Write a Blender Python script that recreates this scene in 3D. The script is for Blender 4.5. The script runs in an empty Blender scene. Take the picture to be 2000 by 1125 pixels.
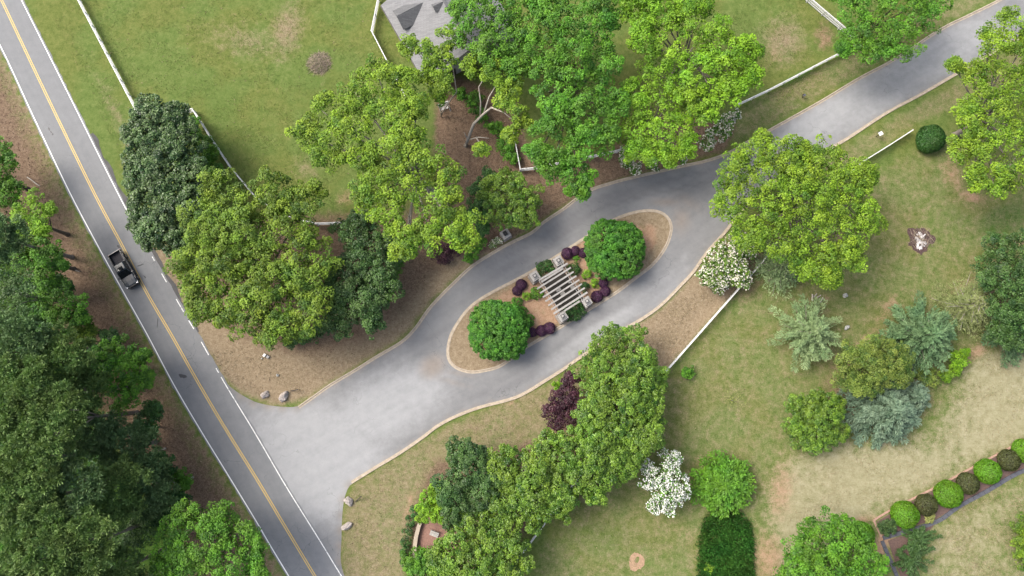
import bpy, math, random
import numpy as np
from mathutils import Vector, Matrix
from mathutils.geometry import delaunay_2d_cdt

R_ = math.radians
C = bpy.context.scene.collection
rng = np.random.default_rng(7)
random.seed(7)

# ---------------------------------------------------------------- camera, sky, sun, exposure
F_PX, CAM_H, TILT = 1333.0, 100.0, R_(7.4)       # 24 mm equivalent drone camera looking almost straight down
cam_d = bpy.data.cameras.new('camera')
cam_d.sensor_width = 36.0
cam_d.lens = 36.0 * F_PX / 2000.0
cam_d.clip_end = 3000.0
cam = bpy.data.objects.new('camera', cam_d)
cam.location = (0, 0, CAM_H)
cam.rotation_euler = (TILT, 0, 0)
C.objects.link(cam)
bpy.context.scene.camera = cam

SUN_AZ, SUN_EL = R_(158), R_(50)                  # soft light out of the west of the picture
w = bpy.data.worlds.new('World')
bpy.context.scene.world = w
w.use_nodes = True
nt = w.node_tree
bg = nt.nodes['Background']
sky = nt.nodes.new('ShaderNodeTexSky')
sky.sky_type = 'NISHITA'
sky.sun_disc = False
sky.sun_elevation = SUN_EL
sky.sun_rotation = R_(90) - SUN_AZ
sky.air_density = 1.0
sky.dust_density = 6.0
sky.ozone_density = 1.0
hs = nt.nodes.new('ShaderNodeHueSaturation')       # thin cloud: most of the blue is gone
hs.inputs['Saturation'].default_value = 0.75
nt.links.new(sky.outputs[0], hs.inputs['Color'])
nt.links.new(hs.outputs[0], bg.inputs[0])
bg.inputs[1].default_value = 0.145
sun_d = bpy.data.lights.new('sun', 'SUN')
sun_d.energy = 1.3
sun_d.angle = R_(26)
sun_d.color = (1.0, 0.95, 0.87)
sun = bpy.data.objects.new('sun', sun_d)
sd = Vector((math.cos(SUN_AZ) * math.cos(SUN_EL), math.sin(SUN_AZ) * math.cos(SUN_EL), math.sin(SUN_EL)))
sun.rotation_euler = sd.to_track_quat('Z', 'Y').to_euler()
sun.location = (0, 0, 150)
C.objects.link(sun)
vs = bpy.context.scene.view_settings
vs.view_transform = 'Standard'
vs.look = 'None'
vs.gamma = 1.0
vs.use_curve_mapping = False
vs.exposure = 1.14

# ---------------------------------------------------------------- survey: photo point -> place on the ground
ct, st = math.cos(TILT), math.sin(TILT)

def G(px, py, z=0.0):
    """world point seen at photo point (px,py) at height z"""
    a, b = (px - 1000.0) / F_PX, -(py - 562.5) / F_PX
    dx, dy, dz = a, b * ct + st, b * st - ct
    t = (z - CAM_H) / dz
    return Vector((dx * t, dy * t, z))

def PX(X, Y, Z=0.0):
    """inverse of G for numpy arrays"""
    zz = Z - CAM_H
    cy = Y * ct + zz * st
    cz = -Y * st + zz * ct
    return 1000.0 + F_PX * X / -cz, 562.5 - F_PX * cy / -cz

def MPP(px, py, z=0.0):
    p = G(px, py, z)
    d = p.y * st * -1 * -1 + (CAM_H - z) * ct
    return d / F_PX

# ---------------------------------------------------------------- helpers
def link(o, parent=None):
    C.objects.link(o)
    if parent is not None:
        o.parent = parent
    return o

def tag(o, label=None, cat=None, group=None, kind=None):
    if label: o['label'] = label
    if cat: o['category'] = cat
    if group: o['group'] = group
    if kind: o['kind'] = kind
    return o

def empty(name, loc, rz=0.0, label=None, cat=None, group=None):
    o = bpy.data.objects.new(name, None)
    o.empty_display_size = 0.3
    o.location = loc
    o.rotation_euler = (0, 0, rz)
    link(o)
    return tag(o, label, cat, group)

class MB:
    """collects simple solids into one mesh"""
    def __init__(s):
        s.v, s.f = [], []
    def add(s, vs_, fs):
        n = len(s.v)
        s.v += [tuple(p) for p in vs_]
        s.f += [tuple(i + n for i in f) for f in fs]
        return s
    def hexa(s, lo, hi):
        """lo, hi: four corners each, counter-clockwise seen from above"""
        return s.add(list(lo) + list(hi), [(3, 2, 1, 0), (4, 5, 6, 7), (0, 1, 5, 4), (1, 2, 6, 5), (2, 3, 7, 6), (3, 0, 4, 7)])
    def box(s, cx, cy, cz, sx, sy, sz, rz=0.0, taper=1.0):
        c, n = math.cos(rz), math.sin(rz)
        def q(x, y, z): return (cx + x * c - y * n, cy + x * n + y * c, cz + z)
        hx, hy, hz = sx / 2, sy / 2, sz / 2
        lo = [q(-hx, -hy, -hz), q(hx, -hy, -hz), q(hx, hy, -hz), q(-hx, hy, -hz)]
        t = taper
        hi = [q(-hx * t, -hy * t, hz), q(hx * t, -hy * t, hz), q(hx * t, hy * t, hz), q(-hx * t, hy * t, hz)]
        return s.hexa(lo, hi)
    def bar(s, a, b, wd, ht):
        a, b = Vector(a), Vector(b)
        d = (b - a).normalized()
        up = Vector((0, 0, 1))
        if abs(d.z) > .95: up = Vector((1, 0, 0))
        sv = d.cross(up).normalized() * wd / 2
        uv = sv.cross(d).normalized() * ht / 2
        return s.add([a - sv - uv, a + sv - uv, a + sv + uv, a - sv + uv, b - sv - uv, b + sv - uv, b + sv + uv, b - sv + uv],
                     [(0, 1, 2, 3), (7, 6, 5, 4), (4, 5, 1, 0), (5, 6, 2, 1), (6, 7, 3, 2), (7, 4, 0, 3)])
    def tube(s, pts, rad, n=7):
        pts = [Vector(p) for p in pts]
        m = len(pts)
        vs_, fs = [], []
        for i, p in enumerate(pts):
            d = (pts[min(i + 1, m - 1)] - pts[max(i - 1, 0)]).normalized()
            up = Vector((0, 0, 1)) if abs(d.z) < .9 else Vector((1, 0, 0))
            a = d.cross(up).normalized()
            b = a.cross(d)
            r = rad[i] if hasattr(rad, '__len__') else rad
            for k in range(n):
                t = 2 * math.pi * k / n
                vs_.append(p + (a * math.cos(t) + b * math.sin(t)) * r)
        for i in range(m - 1):
            for k in range(n):
                k2 = (k + 1) % n
                fs.append((i * n + k, (i + 1) * n + k, (i + 1) * n + k2, i * n + k2))
        fs.append(tuple(range(n)))
        fs.append(tuple((m - 1) * n + k for k in reversed(range(n))))
        return s.add(vs_, fs)
    def loft(s, rings, cap=True):
        n = len(rings[0])
        vs_ = [p for r in rings for p in r]
        fs = []
        for i in range(len(rings) - 1):
            for k in range(n):
                k2 = (k + 1) % n
                fs.append((i * n + k, i * n + k2, (i + 1) * n + k2, (i + 1) * n + k))
        if cap:
            fs.append(tuple(reversed(range(n))))
            fs.append(tuple((len(rings) - 1) * n + k for k in range(n)))
        return s.add(vs_, fs)
    def mesh(s, name, mat, smooth=False):
        me = bpy.data.meshes.new(name)
        me.from_pydata(s.v, [], s.f)
        me.materials.append(mat)
        me.validate()
        if smooth:
            me.polygons.foreach_set('use_smooth', [True] * len(me.polygons))
        return me
    def build(s, name, mat, parent=None, smooth=False, recalc=True):
        me = s.mesh(name, mat, smooth)
        if recalc:
            import bmesh
            bm = bmesh.new(); bm.from_mesh(me)
            bmesh.ops.recalc_face_normals(bm, faces=bm.faces)
            bm.to_mesh(me); bm.free()
        return link(bpy.data.objects.new(name, me), parent)

def smooth_line(pts, step=0.8, closed=False):
    """Catmull-Rom through 2-D points, resampled evenly"""
    P = [np.array(p[:2], float) for p in pts]
    n = len(P)
    out = []
    segs = n if closed else n - 1
    for i in range(segs):
        p1, p2 = P[i % n], P[(i + 1) % n]
        p0 = P[(i - 1) % n] if (closed or i > 0) else 2 * p1 - p2
        p3 = P[(i + 2) % n] if (closed or i + 2 < n) else 2 * p2 - p1
        for k in range(12):
            t = k / 12
            out.append(.5 * ((2 * p1) + (-p0 + p2) * t + (2 * p0 - 5 * p1 + 4 * p2 - p3) * t * t + (-p0 + 3 * p1 - 3 * p2 + p3) * t ** 3))
    if not closed: out.append(P[-1])
    else: out.append(out[0])
    out = np.array(out)
    d = np.r_[0, np.cumsum(np.linalg.norm(np.diff(out, axis=0), axis=1))]
    m = max(2, int(d[-1] / step))
    t = np.linspace(0, d[-1], m + 1)
    res = np.c_[np.interp(t, d, out[:, 0]), np.interp(t, d, out[:, 1])]
    return res[:-1] if closed else res

def gl(pts, z=0.0):
    return [G(x, y, z) for x, y in pts]

def normals2d(L, closed=False):
    if closed:
        d = np.roll(L, -1, 0) - np.roll(L, 1, 0)
    else:
        d = np.gradient(L, axis=0)
    d /= np.linalg.norm(d, axis=1)[:, None] + 1e-9
    return np.c_[-d[:, 1], d[:, 0]]

# ---------------------------------------------------------------- materials
K = .71      # ground, stone and asphalt reflectance level
def new_mat(name):
    m = bpy.data.materials.new(name)
    m.use_nodes = True
    n = m.node_tree
    n.nodes.clear()
    out = n.nodes.new('ShaderNodeOutputMaterial')
    b = n.nodes.new('ShaderNodeBsdfPrincipled')
    n.links.new(b.outputs[0], out.inputs[0])
    return m, n, b, out

def sock(n, v):
    return v

def noise(n, scale, detail=4, rough=.6, vec=None, dist=0.0):
    t = n.nodes.new('ShaderNodeTexNoise')
    t.inputs['Scale'].default_value = scale
    t.inputs['Detail'].default_value = detail
    t.inputs['Roughness'].default_value = rough
    t.inputs['Distortion'].default_value = dist
    if vec is not None: n.links.new(vec, t.inputs['Vector'])
    return t.outputs[0]

def ramp(n, fac, stops):
    r = n.nodes.new('ShaderNodeValToRGB')
    e = r.color_ramp.elements
    while len(e) < len(stops): e.new(.5)
    for i, (p, c) in enumerate(stops):
        e[i].position = p
        e[i].color = (*c, 1) if len(c) == 3 else c
    n.links.new(fac, r.inputs[0])
    return r.outputs[0]

def mix(n, fac, a, b, mode='MIX'):
    x = n.nodes.new('ShaderNodeMix')
    x.data_type = 'RGBA'
    x.blend_type = mode
    for k, v in ((0, fac), (6, a), (7, b)):
        if isinstance(v, (int, float)): x.inputs[k].default_value = v
        elif isinstance(v, tuple): x.inputs[k].default_value = (*v, 1) if len(v) == 3 else v
        else: n.links.new(v, x.inputs[k])
    return x.outputs[2]

def mth(n, op, a, b=None, clamp=False):
    x = n.nodes.new('ShaderNodeMath')
    x.operation = op
    x.use_clamp = clamp
    for k, v in ((0, a), (1, b)):
        if v is None: continue
        if isinstance(v, (int, float)): x.inputs[k].default_value = v
        else: n.links.new(v, x.inputs[k])
    return x.outputs[0]

def sstep(n, v, a, b):
    x = n.nodes.new('ShaderNodeMapRange')
    x.interpolation_type = 'SMOOTHSTEP'
    x.inputs[1].default_value = a
    x.inputs[2].default_value = b
    n.links.new(v, x.inputs[0])
    return x.outputs[0]

def attr(n, name):
    a = n.nodes.new('ShaderNodeAttribute')
    a.attribute_name = name
    return a

def pos(n):
    return n.nodes.new('ShaderNodeNewGeometry').outputs['Position']

def bump(n, b, h, strength=.4, dist=.05):
    x = n.nodes.new('ShaderNodeBump')
    x.inputs['Strength'].default_value = strength
    x.inputs['Distance'].default_value = dist
    n.links.new(h, x.inputs['Height'])
    n.links.new(x.outputs[0], b.inputs['Normal'])

def plain(name, col, rough=.7, metal=0.0, var=.25, scale=3.0, coat=0.0, spec=.5):
    m, n, b, o = new_mat(name)
    g = n.nodes.new('ShaderNodeTexCoord').outputs['Object']
    t = noise(n, scale, 5, .65, g)
    if max(col) > .08: col = tuple(c * K for c in col)
    lo = tuple(c * (1 - var) for c in col)
    hi = tuple(min(1, c * (1 + var)) for c in col)
    n.links.new(ramp(n, t, [(.3, lo), (.7, hi)]), b.inputs['Base Color'])
    b.inputs['Roughness'].default_value = rough
    b.inputs['Metallic'].default_value = metal
    b.inputs['Coat Weight'].default_value = coat
    b.inputs['Specular IOR Level'].default_value = spec
    return m

def leaf_mat(name, c0, c1, rough=.6, trans=.10):
    m, n, b, o = new_mat(name)
    a = attr(n, 'tint')
    col = ramp(n, a.outputs['Fac'], [(0.0, c0), (.55, tuple((x * .5 + y * .5) for x, y in zip(c0, c1))), (1.0, c1)])
    big = noise(n, .35, 2, .5, pos(n))
    hsv = n.nodes.new('ShaderNodeHueSaturation')
    n.links.new(mth(n, 'ADD', mth(n, 'MULTIPLY', big, .05), .475), hsv.inputs['Hue'])
    n.links.new(mth(n, 'ADD', mth(n, 'MULTIPLY', big, .5), .75), hsv.inputs['Value'])
    n.links.new(col, hsv.inputs['Color'])
    n.links.new(hsv.outputs[0], b.inputs['Base Color'])
    b.inputs['Roughness'].default_value = rough
    b.inputs['Specular IOR Level'].default_value = .35
    if trans > 0:
        tr = n.nodes.new('ShaderNodeBsdfTranslucent')
        n.links.new(mix(n, 1.0, hsv.outputs[0], (.95, 1.0, .45), 'MULTIPLY'), tr.inputs[0])
        ms = n.nodes.new('ShaderNodeMixShader')
        ms.inputs[0].default_value = trans
        n.links.new(b.outputs[0], ms.inputs[1])
        n.links.new(tr.outputs[0], ms.inputs[2])
        n.links.new(ms.outputs[0], o.inputs[0])
    return m

LM = {
    'oak_olive':  leaf_mat('oak_leaves_olive', (.038, .088, .006), (.168, .262, .015)),
    'oak_bright': leaf_mat('oak_leaves_bright', (.044, .108, .006), (.205, .325, .015)),
    'maple':      leaf_mat('maple_leaves', (.024, .088, .006), (.105, .265, .012)),
    'lime':       leaf_mat('lime_leaves', (.058, .140, .005), (.195, .370, .012)),
    'bright':     leaf_mat('bright_leaves', (.030, .095, .007), (.115, .275, .014)),
    'round':      leaf_mat('round_tree_leaves', (.018, .080, .006), (.075, .225, .014)),
    'magnolia':   leaf_mat('magnolia_leaves', (.012, .042, .010), (.105, .175, .050), .42, .1),
    'hedge':      leaf_mat('evergreen_leaves', (.026, .078, .007), (.175, .295, .028), .45, .15),
    'dark':       leaf_mat('dark_leaves', (.016, .050, .010), (.080, .155, .032), .5, .12),
    'darkgreen':  leaf_mat('dark_green_leaves', (.012, .048, .009), (.055, .150, .024), .5, .12),
    'pine':       leaf_mat('pine_needles', (.045, .105, .024), (.220, .325, .095), .6, .15),
    'pine2':      leaf_mat('pine_needles_grey', (.044, .102, .034), (.195, .295, .120), .6, .15),
    'grey':       leaf_mat('grey_green_needles', (.100, .170, .065), (.300, .400, .185), .6, .2),
    'blue':       leaf_mat('blue_green_needles', (.045, .092, .052), (.195, .275, .178), .6, .1),
    'sage':       leaf_mat('sage_needles', (.040, .095, .038), (.170, .275, .120), .6, .15),
    'olivepale':  leaf_mat('pale_olive_leaves', (.140, .180, .060), (.300, .345, .140), .6, .2),
    'olivedark':  leaf_mat('olive_needles', (.036, .085, .010), (.190, .250, .040), .55, .15),
    'burgundy':   leaf_mat('burgundy_leaves', (.024, .008, .013), (.080, .026, .040), .5, .15),
    'purple':     leaf_mat('purple_leaves', (.030, .010, .028), (.100, .036, .088), .5, .1),
    'limeball':   leaf_mat('clipped_lime_leaves', (.050, .140, .006), (.120, .285, .011), .5, .15),
    'brownball':  leaf_mat('bronze_leaves', (.026, .034, .010), (.080, .090, .025), .55, .1),
    'juniper':    leaf_mat('juniper_needles', (.016, .045, .010), (.062, .120, .028), .6, .05),
    'yellow':     leaf_mat('yellow_leaves', (.18, .22, .05), (.40, .42, .15), .6, .2),
    'lush':       leaf_mat('tall_grass_blades', (.014, .072, .009), (.068, .200, .026), .6, .15),
    'blossom':    leaf_mat('white_blossom', (.58, .58, .55), (.80, .80, .77), .6, .2),
    'cream':      leaf_mat('cream_blossom', (.54, .50, .42), (.76, .73, .66), .6, .2),
}
M_bark = plain('bark', (.13, .105, .08), .9, var=.45, scale=6)
M_bark_pale = plain('pale_bark', (.42, .38, .32), .85, var=.3, scale=5)
M_bark_grey = plain('grey_bark', (.24, .21, .18), .9, var=.35, scale=6)
M_white = plain('white_paint', (.82, .82, .80), .5, var=.05, scale=2)
M_conc = plain('kerb_concrete', (.46, .39, .30), .9, var=.22, scale=2.2)
M_stone = plain('pillar_stone', (.33, .30, .27), .9, var=.35, scale=5)
M_stone_d = plain('pillar_recess', (.10, .10, .10), .8, var=.2)
M_capstone = plain('capstone', (.40, .385, .36), .85, var=.18, scale=4)
M_timber = plain('weathered_timber', (.36, .345, .32), .8, var=.22, scale=3)
M_rock = plain('pale_rock', (.44, .39, .355), .9, var=.4, scale=5)
M_ashrock = plain('grey_rock', (.5, .5, .47), .9, var=.3, scale=8)
M_black = plain('black_plastic', (.012, .012, .013), .45, var=.2)
M_dkwood = plain('dark_stake', (.045, .035, .028), .8, var=.3)
M_rust = plain('red_earth_stone', (.32, .13, .08), .9, var=.3)

# ---------------------------------------------------------------- plan of the place (photo points on the ground)
ROAD_L = [(-90, -80), (0, 88), (66, 229), (136, 375), (187, 472), (240, 568), (287, 652), (339, 750), (390, 837), (447, 930), (500, 1017), (526, 1062), (564, 1125), (640, 1250)]
ROAD_R = [(2, -80), (42, 0), (136, 188), (229, 375), (290, 488), (343, 582), (390, 662), (438, 747), (500, 849), (557, 947), (623, 1053), (667, 1125), (746, 1250)]
ROAD_Y = [(-38, -80), (3, 0), (93, 190), (183, 375), (240, 482), (287, 572), (337, 658), (390, 752), (444, 843), (500, 933), (550, 1017), (615, 1125), (692, 1250)]
DRIVE_N = [(430, 735), (452, 757), (475, 773), (505, 787), (545, 794), (582, 793), (612, 772), (643, 750), (690, 722), (733, 695), (783, 665), (810, 638), (833, 605), (853, 582), (883, 552), (920, 518), (967, 488), (1000, 470), (1037, 452), (1060, 432), (1100, 405), (1145, 372), (1200, 353), (1240, 343), (1327, 323), (1377, 312), (1420, 297), (1473, 267), (1500, 253), (1600, 197), (1673, 153), (1747, 113), (1833, 57), (1893, 27), (1947, 0), (2060, -62)]
DRIVE_S = [(700, 1180), (668, 1110), (667, 1050), (670, 990), (678, 957), (688, 945), (733, 917), (783, 887), (827, 857), (853, 837), (883, 820), (933, 800), (1000, 782), (1033, 767), (1062, 749), (1100, 725), (1143, 695), (1217, 648), (1267, 618), (1300, 592), (1333, 558), (1357, 532), (1383, 495), (1417, 457), (1450, 415), (1500, 368), (1570, 322), (1650, 277), (1733, 223), (1800, 187), (1860, 152), (1890, 135), (1950, 100), (2060, 40)]
ISLAND = [(1253, 410), (1280, 410), (1300, 418), (1312, 435), (1312, 458), (1300, 488), (1277, 518), (1247, 542), (1207, 572), (1167, 597), (1117, 628), (1067, 658), (1027, 682), (980, 716), (943, 727), (917, 729), (893, 722), (877, 708), (872, 688), (877, 658), (890, 632), (910, 605), (933, 585), (967, 565), (1000, 548), (1037, 528), (1080, 502), (1133, 468), (1183, 435), (1220, 418)]

# ---------------------------------------------------------------- ground
def poly_dist(x, y, poly):
    """signed distance in photo points, positive inside"""
    P = np.array(poly, float)
    d2 = np.full(x.shape, 1e18)
    ins = np.zeros(x.shape, bool)
    for i in range(len(P)):
        a, b = P[i], P[(i + 1) % len(P)]
        ex, ey = b - a
        t = np.clip(((x - a[0]) * ex + (y - a[1]) * ey) / (ex * ex + ey * ey + 1e-9), 0, 1)
        d2 = np.minimum(d2, (x - a[0] - t * ex) ** 2 + (y - a[1] - t * ey) ** 2)
        c = ((a[1] > y) != (b[1] > y)) & (x < (b[0] - a[0]) * (y - a[1]) / (b[1] - a[1] + 1e-12) + a[0])
        ins ^= c
    d = np.sqrt(d2)
    return np.where(ins, d, -d)

def soft(x, y, poly, s):
    return np.clip(.5 + poly_dist(x, y, poly) / (2 * s), 0, 1)

def blob(x, y, cx, cy, rx, ry=None, ang=0.0, hard=.5):
    ry = ry or rx
    c, s = math.cos(R_(ang)), math.sin(R_(ang))
    u = ((x - cx) * c + (y - cy) * s) / rx
    v = (-(x - cx) * s + (y - cy) * c) / ry
    r = np.sqrt(u * u + v * v)
    return np.clip((1 - r) / hard, 0, 1)

FOREST_FLOOR = [(-400, -100), (-30, -60), (-6, 80), (60, 222), (128, 372), (178, 470), (232, 566), (280, 652), (330, 750), (382, 838), (440, 932), (493, 1019), (556, 1125), (620, 1250), (-400, 1300)]
def ground_weights(x, y):
    z = np.zeros_like(x)
    # t: dry tan grass, m: brown leaf mulch, c: bare red clay, l: lush green, p: pale dry lawn
    t, m, c, l, p = z.copy(), z.copy(), z.copy(), z.copy(), z.copy()
    ff = soft(x, y, FOREST_FLOOR, 4)
    edge = np.clip(poly_dist(x, y, FOREST_FLOOR) / 60.0, 0, 1)
    deep = np.clip((poly_dist(x, y, FOREST_FLOOR) - 110) / 60.0, 0, 1)
    m = np.maximum(m, ff * (.35 + .65 * edge) * (1 - .9 * deep))
    l = np.maximum(l, ff * deep)
    t = np.maximum(t, ff * (1 - edge) * .7)
    c = np.maximum(c, blob(x, y, 315, 800, 40, 120, -28, 1) * .22)
    # verge between the oaks and the drive
    v1 = [(330, 560), (370, 620), (405, 685), (440, 742), (470, 768), (545, 792), (600, 778), (700, 712), (790, 655), (840, 590), (905, 528), (985, 478), (1050, 430), (1000, 400), (860, 470), (800, 540), (720, 640), (560, 640), (460, 610)]
    t = np.maximum(t, soft(x, y, v1, 14))
    m = np.maximum(m, soft(x, y, [(380, 600), (470, 665), (600, 700), (720, 668), (790, 610), (850, 540), (900, 500), (860, 400), (400, 430)], 25) * .8)
    c = np.maximum(c, soft(x, y, v1, 14) * .16)
    t = np.maximum(t, soft(x, y, [(285, 490), (330, 470), (470, 745), (440, 750)], 8) * .8)
    # red mulch under the trees by the upper kerb
    m1 = [(840, 500), (930, 505), (1000, 465), (1060, 428), (1140, 376), (1240, 340), (1330, 320), (1418, 294), (1440, 240), (1300, 220), (1210, 280), (1080, 330), (1030, 280), (1010, 200), (900, 150), (850, 160), (850, 320), (880, 430)]
    m = np.maximum(m, soft(x, y, m1, 10))
    c = np.maximum(c, soft(x, y, m1, 10) * .30)
    # ground between the round tree drive side fences (upper right verge)
    t = np.maximum(t, soft(x, y, [(1418, 294), (1500, 250), (1740, 112), (1960, -10), (1850, -30), (1670, 95), (1500, 180), (1440, 210)], 8) * .42)
    t = np.maximum(t, soft(x, y, [(1570, 326), (1650, 282), (1900, 135), (2100, 30), (2100, 110), (1780, 255), (1690, 315), (1600, 360)], 14) * .45)
    # right verge below the drive
    t = np.maximum(t, soft(x, y, [(1150, 700), (1217, 652), (1300, 596), (1420, 460), (1500, 500), (1300, 725), (1200, 760)], 10) * .95)
    # verge below the mouth of the drive
    t = np.maximum(t, soft(x, y, [(662, 1140), (667, 1000), (690, 945), (883, 822), (1062, 752), (1140, 705), (1150, 850), (950, 900), (830, 960), (790, 1140)], 8) * .54)
    m = np.maximum(m, soft(x, y, [(800, 1000), (850, 900), (1060, 860), (1200, 700), (1250, 800), (1150, 960), (1000, 1060), (900, 1140), (800, 1140)], 18) * .95)
    c = np.maximum(c, blob(x, y, 1000, 785, 22, 8, -25) * .5)
    c = np.maximum(c, blob(x, y, 800, 985, 14, 55, 18) * .5)
    c = np.maximum(c, blob(x, y, 1110, 850, 42, 22) * .6)
    # lawns right of the drive: olive base with dry patches
    t = np.maximum(t, soft(x, y, [(1300, 725), (1500, 500), (1700, 330), (1860, 250), (2300, 200), (2300, 1300), (1000, 1300), (1050, 1060)], 20) * .38)
    p = np.maximum(p, soft(x, y, [(1530, 900), (1650, 860), (1820, 850), (1900, 690), (2100, 640), (2100, 850), (1990, 872), (1720, 1010), (1690, 1050), (1520, 1140), (1490, 1000)], 40) * .85)
    p = np.maximum(p, soft(x, y, [(1810, 1020), (1930, 965), (2100, 900), (2100, 1200), (1780, 1200)], 25) * .5)
    for cx, cy, rx, ry, a, k in ((1735, 600, 26, 70, 35, .45), (1690, 665, 60, 24, -35, .5), (1640, 720, 26, 60, 10, .5), (1600, 860, 80, 26, 20, .4), (1535, 830, 14, 60, 0, .4),
                                 (1525, 960, 45, 110, 8, .55), (1500, 1090, 60, 90, 0, .6), (1725, 1060, 24, 80, 25, .85), (1690, 1015, 40, 22, 0, .6), (1860, 340, 30, 70, -20, .55), (1900, 385, 45, 18, 15, .8), (2000, 470, 40, 20, -30, .7),
                                 (1610, 75, 28, 45, 0, .5), (1520, 110, 45, 25, 20, .35), (1640, 455, 50, 25, 10, .5), (1310, 690, 16, 90, 40, .3), (1375, 905, 45, 28, 0, .5), (1345, 1040, 60, 50, 0, .25),
                                 (1900, 690, 60, 22, -20, .7), (1885, 560, 60, 18, -35, .6), (455, 30, 14, 30, -20, .35), (560, 70, 30, 70, 15, .22), (625, 125, 34, 34, 0, .55), (630, 160, 12, 30, 0, .4), (255, 290, 7, 60, -25, .35), (675, 385, 35, 30, 0, .5),
                                 (1797, 470, 38, 40, 0, .6), (1615, 585, 18, 20, 0, .5), (960, 880, 40, 12, -10, .5), (1255, 640, 40, 10, -35, .3)):
        c = np.maximum(c, blob(x, y, cx, cy, rx, ry, a, .8) * k)
    t = np.maximum(t, blob(x, y, 480, 80, 170, 70, 10, 1) * .5)
    t = np.maximum(t, blob(x, y, 560, 60, 60, 110, 15, 1) * .7)
    t = np.maximum(t, blob(x, y, 1530, 80, 90, 90, 0, 1) * .7)
    t = np.maximum(t, blob(x, y, 230, 230, 30, 200, -26, 1) * .5)
    t = np.maximum(t, blob(x, y, 600, 330, 60, 60, 0, 1) * .5)
    m = np.maximum(m, blob(x, y, 1610, 70, 30, 50, 0, .7) * .55)
    m = np.maximum(m, blob(x, y, 1450, 560, 60, 60, 0, .7) * .5)
    m = np.maximum(m, blob(x, y, 1700, 760, 130, 110, 0, .5) * .6)
    for cx, cy, rx, ry, a, k in ((1960, 430, 75, 45, -20, 1.0), (1860, 430, 60, 50, 0, .45), (400, 200, 160, 120, 0, .3), (640, 190, 130, 150, 0, .35), (1560, 150, 80, 16, -28, .7), (1620, 560, 32, 16, 0, .9), (420, 290, 40, 60, -30, .5),
                                 (1160, 1050, 150, 70, 0, .5), (1560, 800, 60, 60, 0, .2), (770, 560, 30, 80, 25, .5), (1140, 985, 100, 30, -30, .3), (1870, 590, 40, 30, 0, .4), (940, 480, 20, 20, 0, .4)):
        l = np.maximum(l, blob(x, y, cx, cy, rx, ry, a, .7) * k)
    return t, m, c, l, p

def ground_material(name, bed=False):
    m_, n, b, o = new_mat(name)
    P = pos(n)
    n1 = noise(n, .12, 3, .55, P)
    n2 = noise(n, .9, 5, .65, P)
    n3 = noise(n, 5.5, 4, .7, P)
    n4 = noise(n, 22.0, 3, .7, P)
    n5 = noise(n, 2.1, 5, .75, P)
    fine = mth(n, 'ADD', mth(n, 'ADD', mth(n, 'MULTIPLY', n3, .36), mth(n, 'MULTIPLY', n5, .42)), mth(n, 'MULTIPLY', n4, .22))
    wob = mth(n, 'ADD', mth(n, 'MULTIPLY', mth(n, 'SUBTRACT', n2, .5), .9), mth(n, 'MULTIPLY', mth(n, 'SUBTRACT', n3, .5), .5))
    # green lawn
    lawn = ramp(n, mth(n, 'ADD', mth(n, 'MULTIPLY', fine, .7), mth(n, 'MULTIPLY', n2, .3)), [(.36, (.058, .110, .020)), (.5, (.134, .188, .048)), (.64, (.225, .260, .092))])
    lawn = mix(n, sstep(n, n1, .42, .6), lawn, mix(n, 1.0, lawn, (1.12, .97, .98), 'MULTIPLY'))
    tan = ramp(n, fine, [(.37, (.165, .122, .075)), (.5, (.300, .232, .150)), (.64, (.440, .365, .255))])
    mul = ramp(n, fine, [(.37, (.070, .040, .028)), (.5, (.200, .140, .094)), (.64, (.335, .248, .175))])
    clay = ramp(n, fine, [(.36, (.270, .150, .090)), (.5, (.420, .275, .180)), (.70, (.520, .380, .275))])
    lush = ramp(n, fine, [(.30, (.030, .085, .012)), (.5, (.075, .150, .026)), (.7, (.125, .200, .050))])
    pale = ramp(n, mth(n, 'ADD', mth(n, 'MULTIPLY', fine, .6), mth(n, 'MULTIPLY', n2, .4)), [(.36, (.235, .205, .112)), (.5, (.325, .305, .180)), (.64, (.430, .400, .265))])
    A, B = attr(n, 'ga'), attr(n, 'gb')
    sa = n.nodes.new('ShaderNodeSeparateColor'); n.links.new(A.outputs['Color'], sa.inputs[0])
    sb = n.nodes.new('ShaderNodeSeparateColor'); n.links.new(B.outputs['Color'], sb.inputs[0])
    def wt(v, a=.18, bb=.82):
        return sstep(n, mth(n, 'ADD', v, mth(n, 'MULTIPLY', wob, mth(n, 'MULTIPLY', mth(n, 'GREATER_THAN', v, .004), .9))), a, bb)
    col = lawn
    col = mix(n, wt(sb.outputs[0]), col, lush)
    col = mix(n, wt(sa.outputs[0]), col, tan)
    col = mix(n, wt(mth(n, 'MULTIPLY', sb.outputs[1], mth(n, 'ADD', .35, mth(n, 'MULTIPLY', n1, 1.15)))), col, pale)
    col = mix(n, wt(sa.outputs[1]), col, mul)
    col = mix(n, wt(sa.outputs[2]), col, clay)
    n.links.new(mix(n, 1.0, col, (K, K, K), 'MULTIPLY'), b.inputs['Base Color'])
    b.inputs['Roughness'].default_value = .95
    b.inputs['Specular IOR Level'].default_value = .1
    bump(n, b, fine, .6, .08)
    return m_
M_ground = ground_material('ground_cover')

def set_weights(me, X, Y):
    x, y = PX(X, Y)
    t, m, c, l, p = ground_weights(x, y)
    for nm, ch in (('ga', (t, m, c)), ('gb', (l, p, np.zeros_like(t)))):
        a = me.attributes.new(nm, 'FLOAT_COLOR', 'POINT')
        buf = np.ones((len(X), 4), np.float32)
        for k in range(3): buf[:, k] = ch[k]
        a.data.foreach_set('color', buf.ravel())

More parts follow.
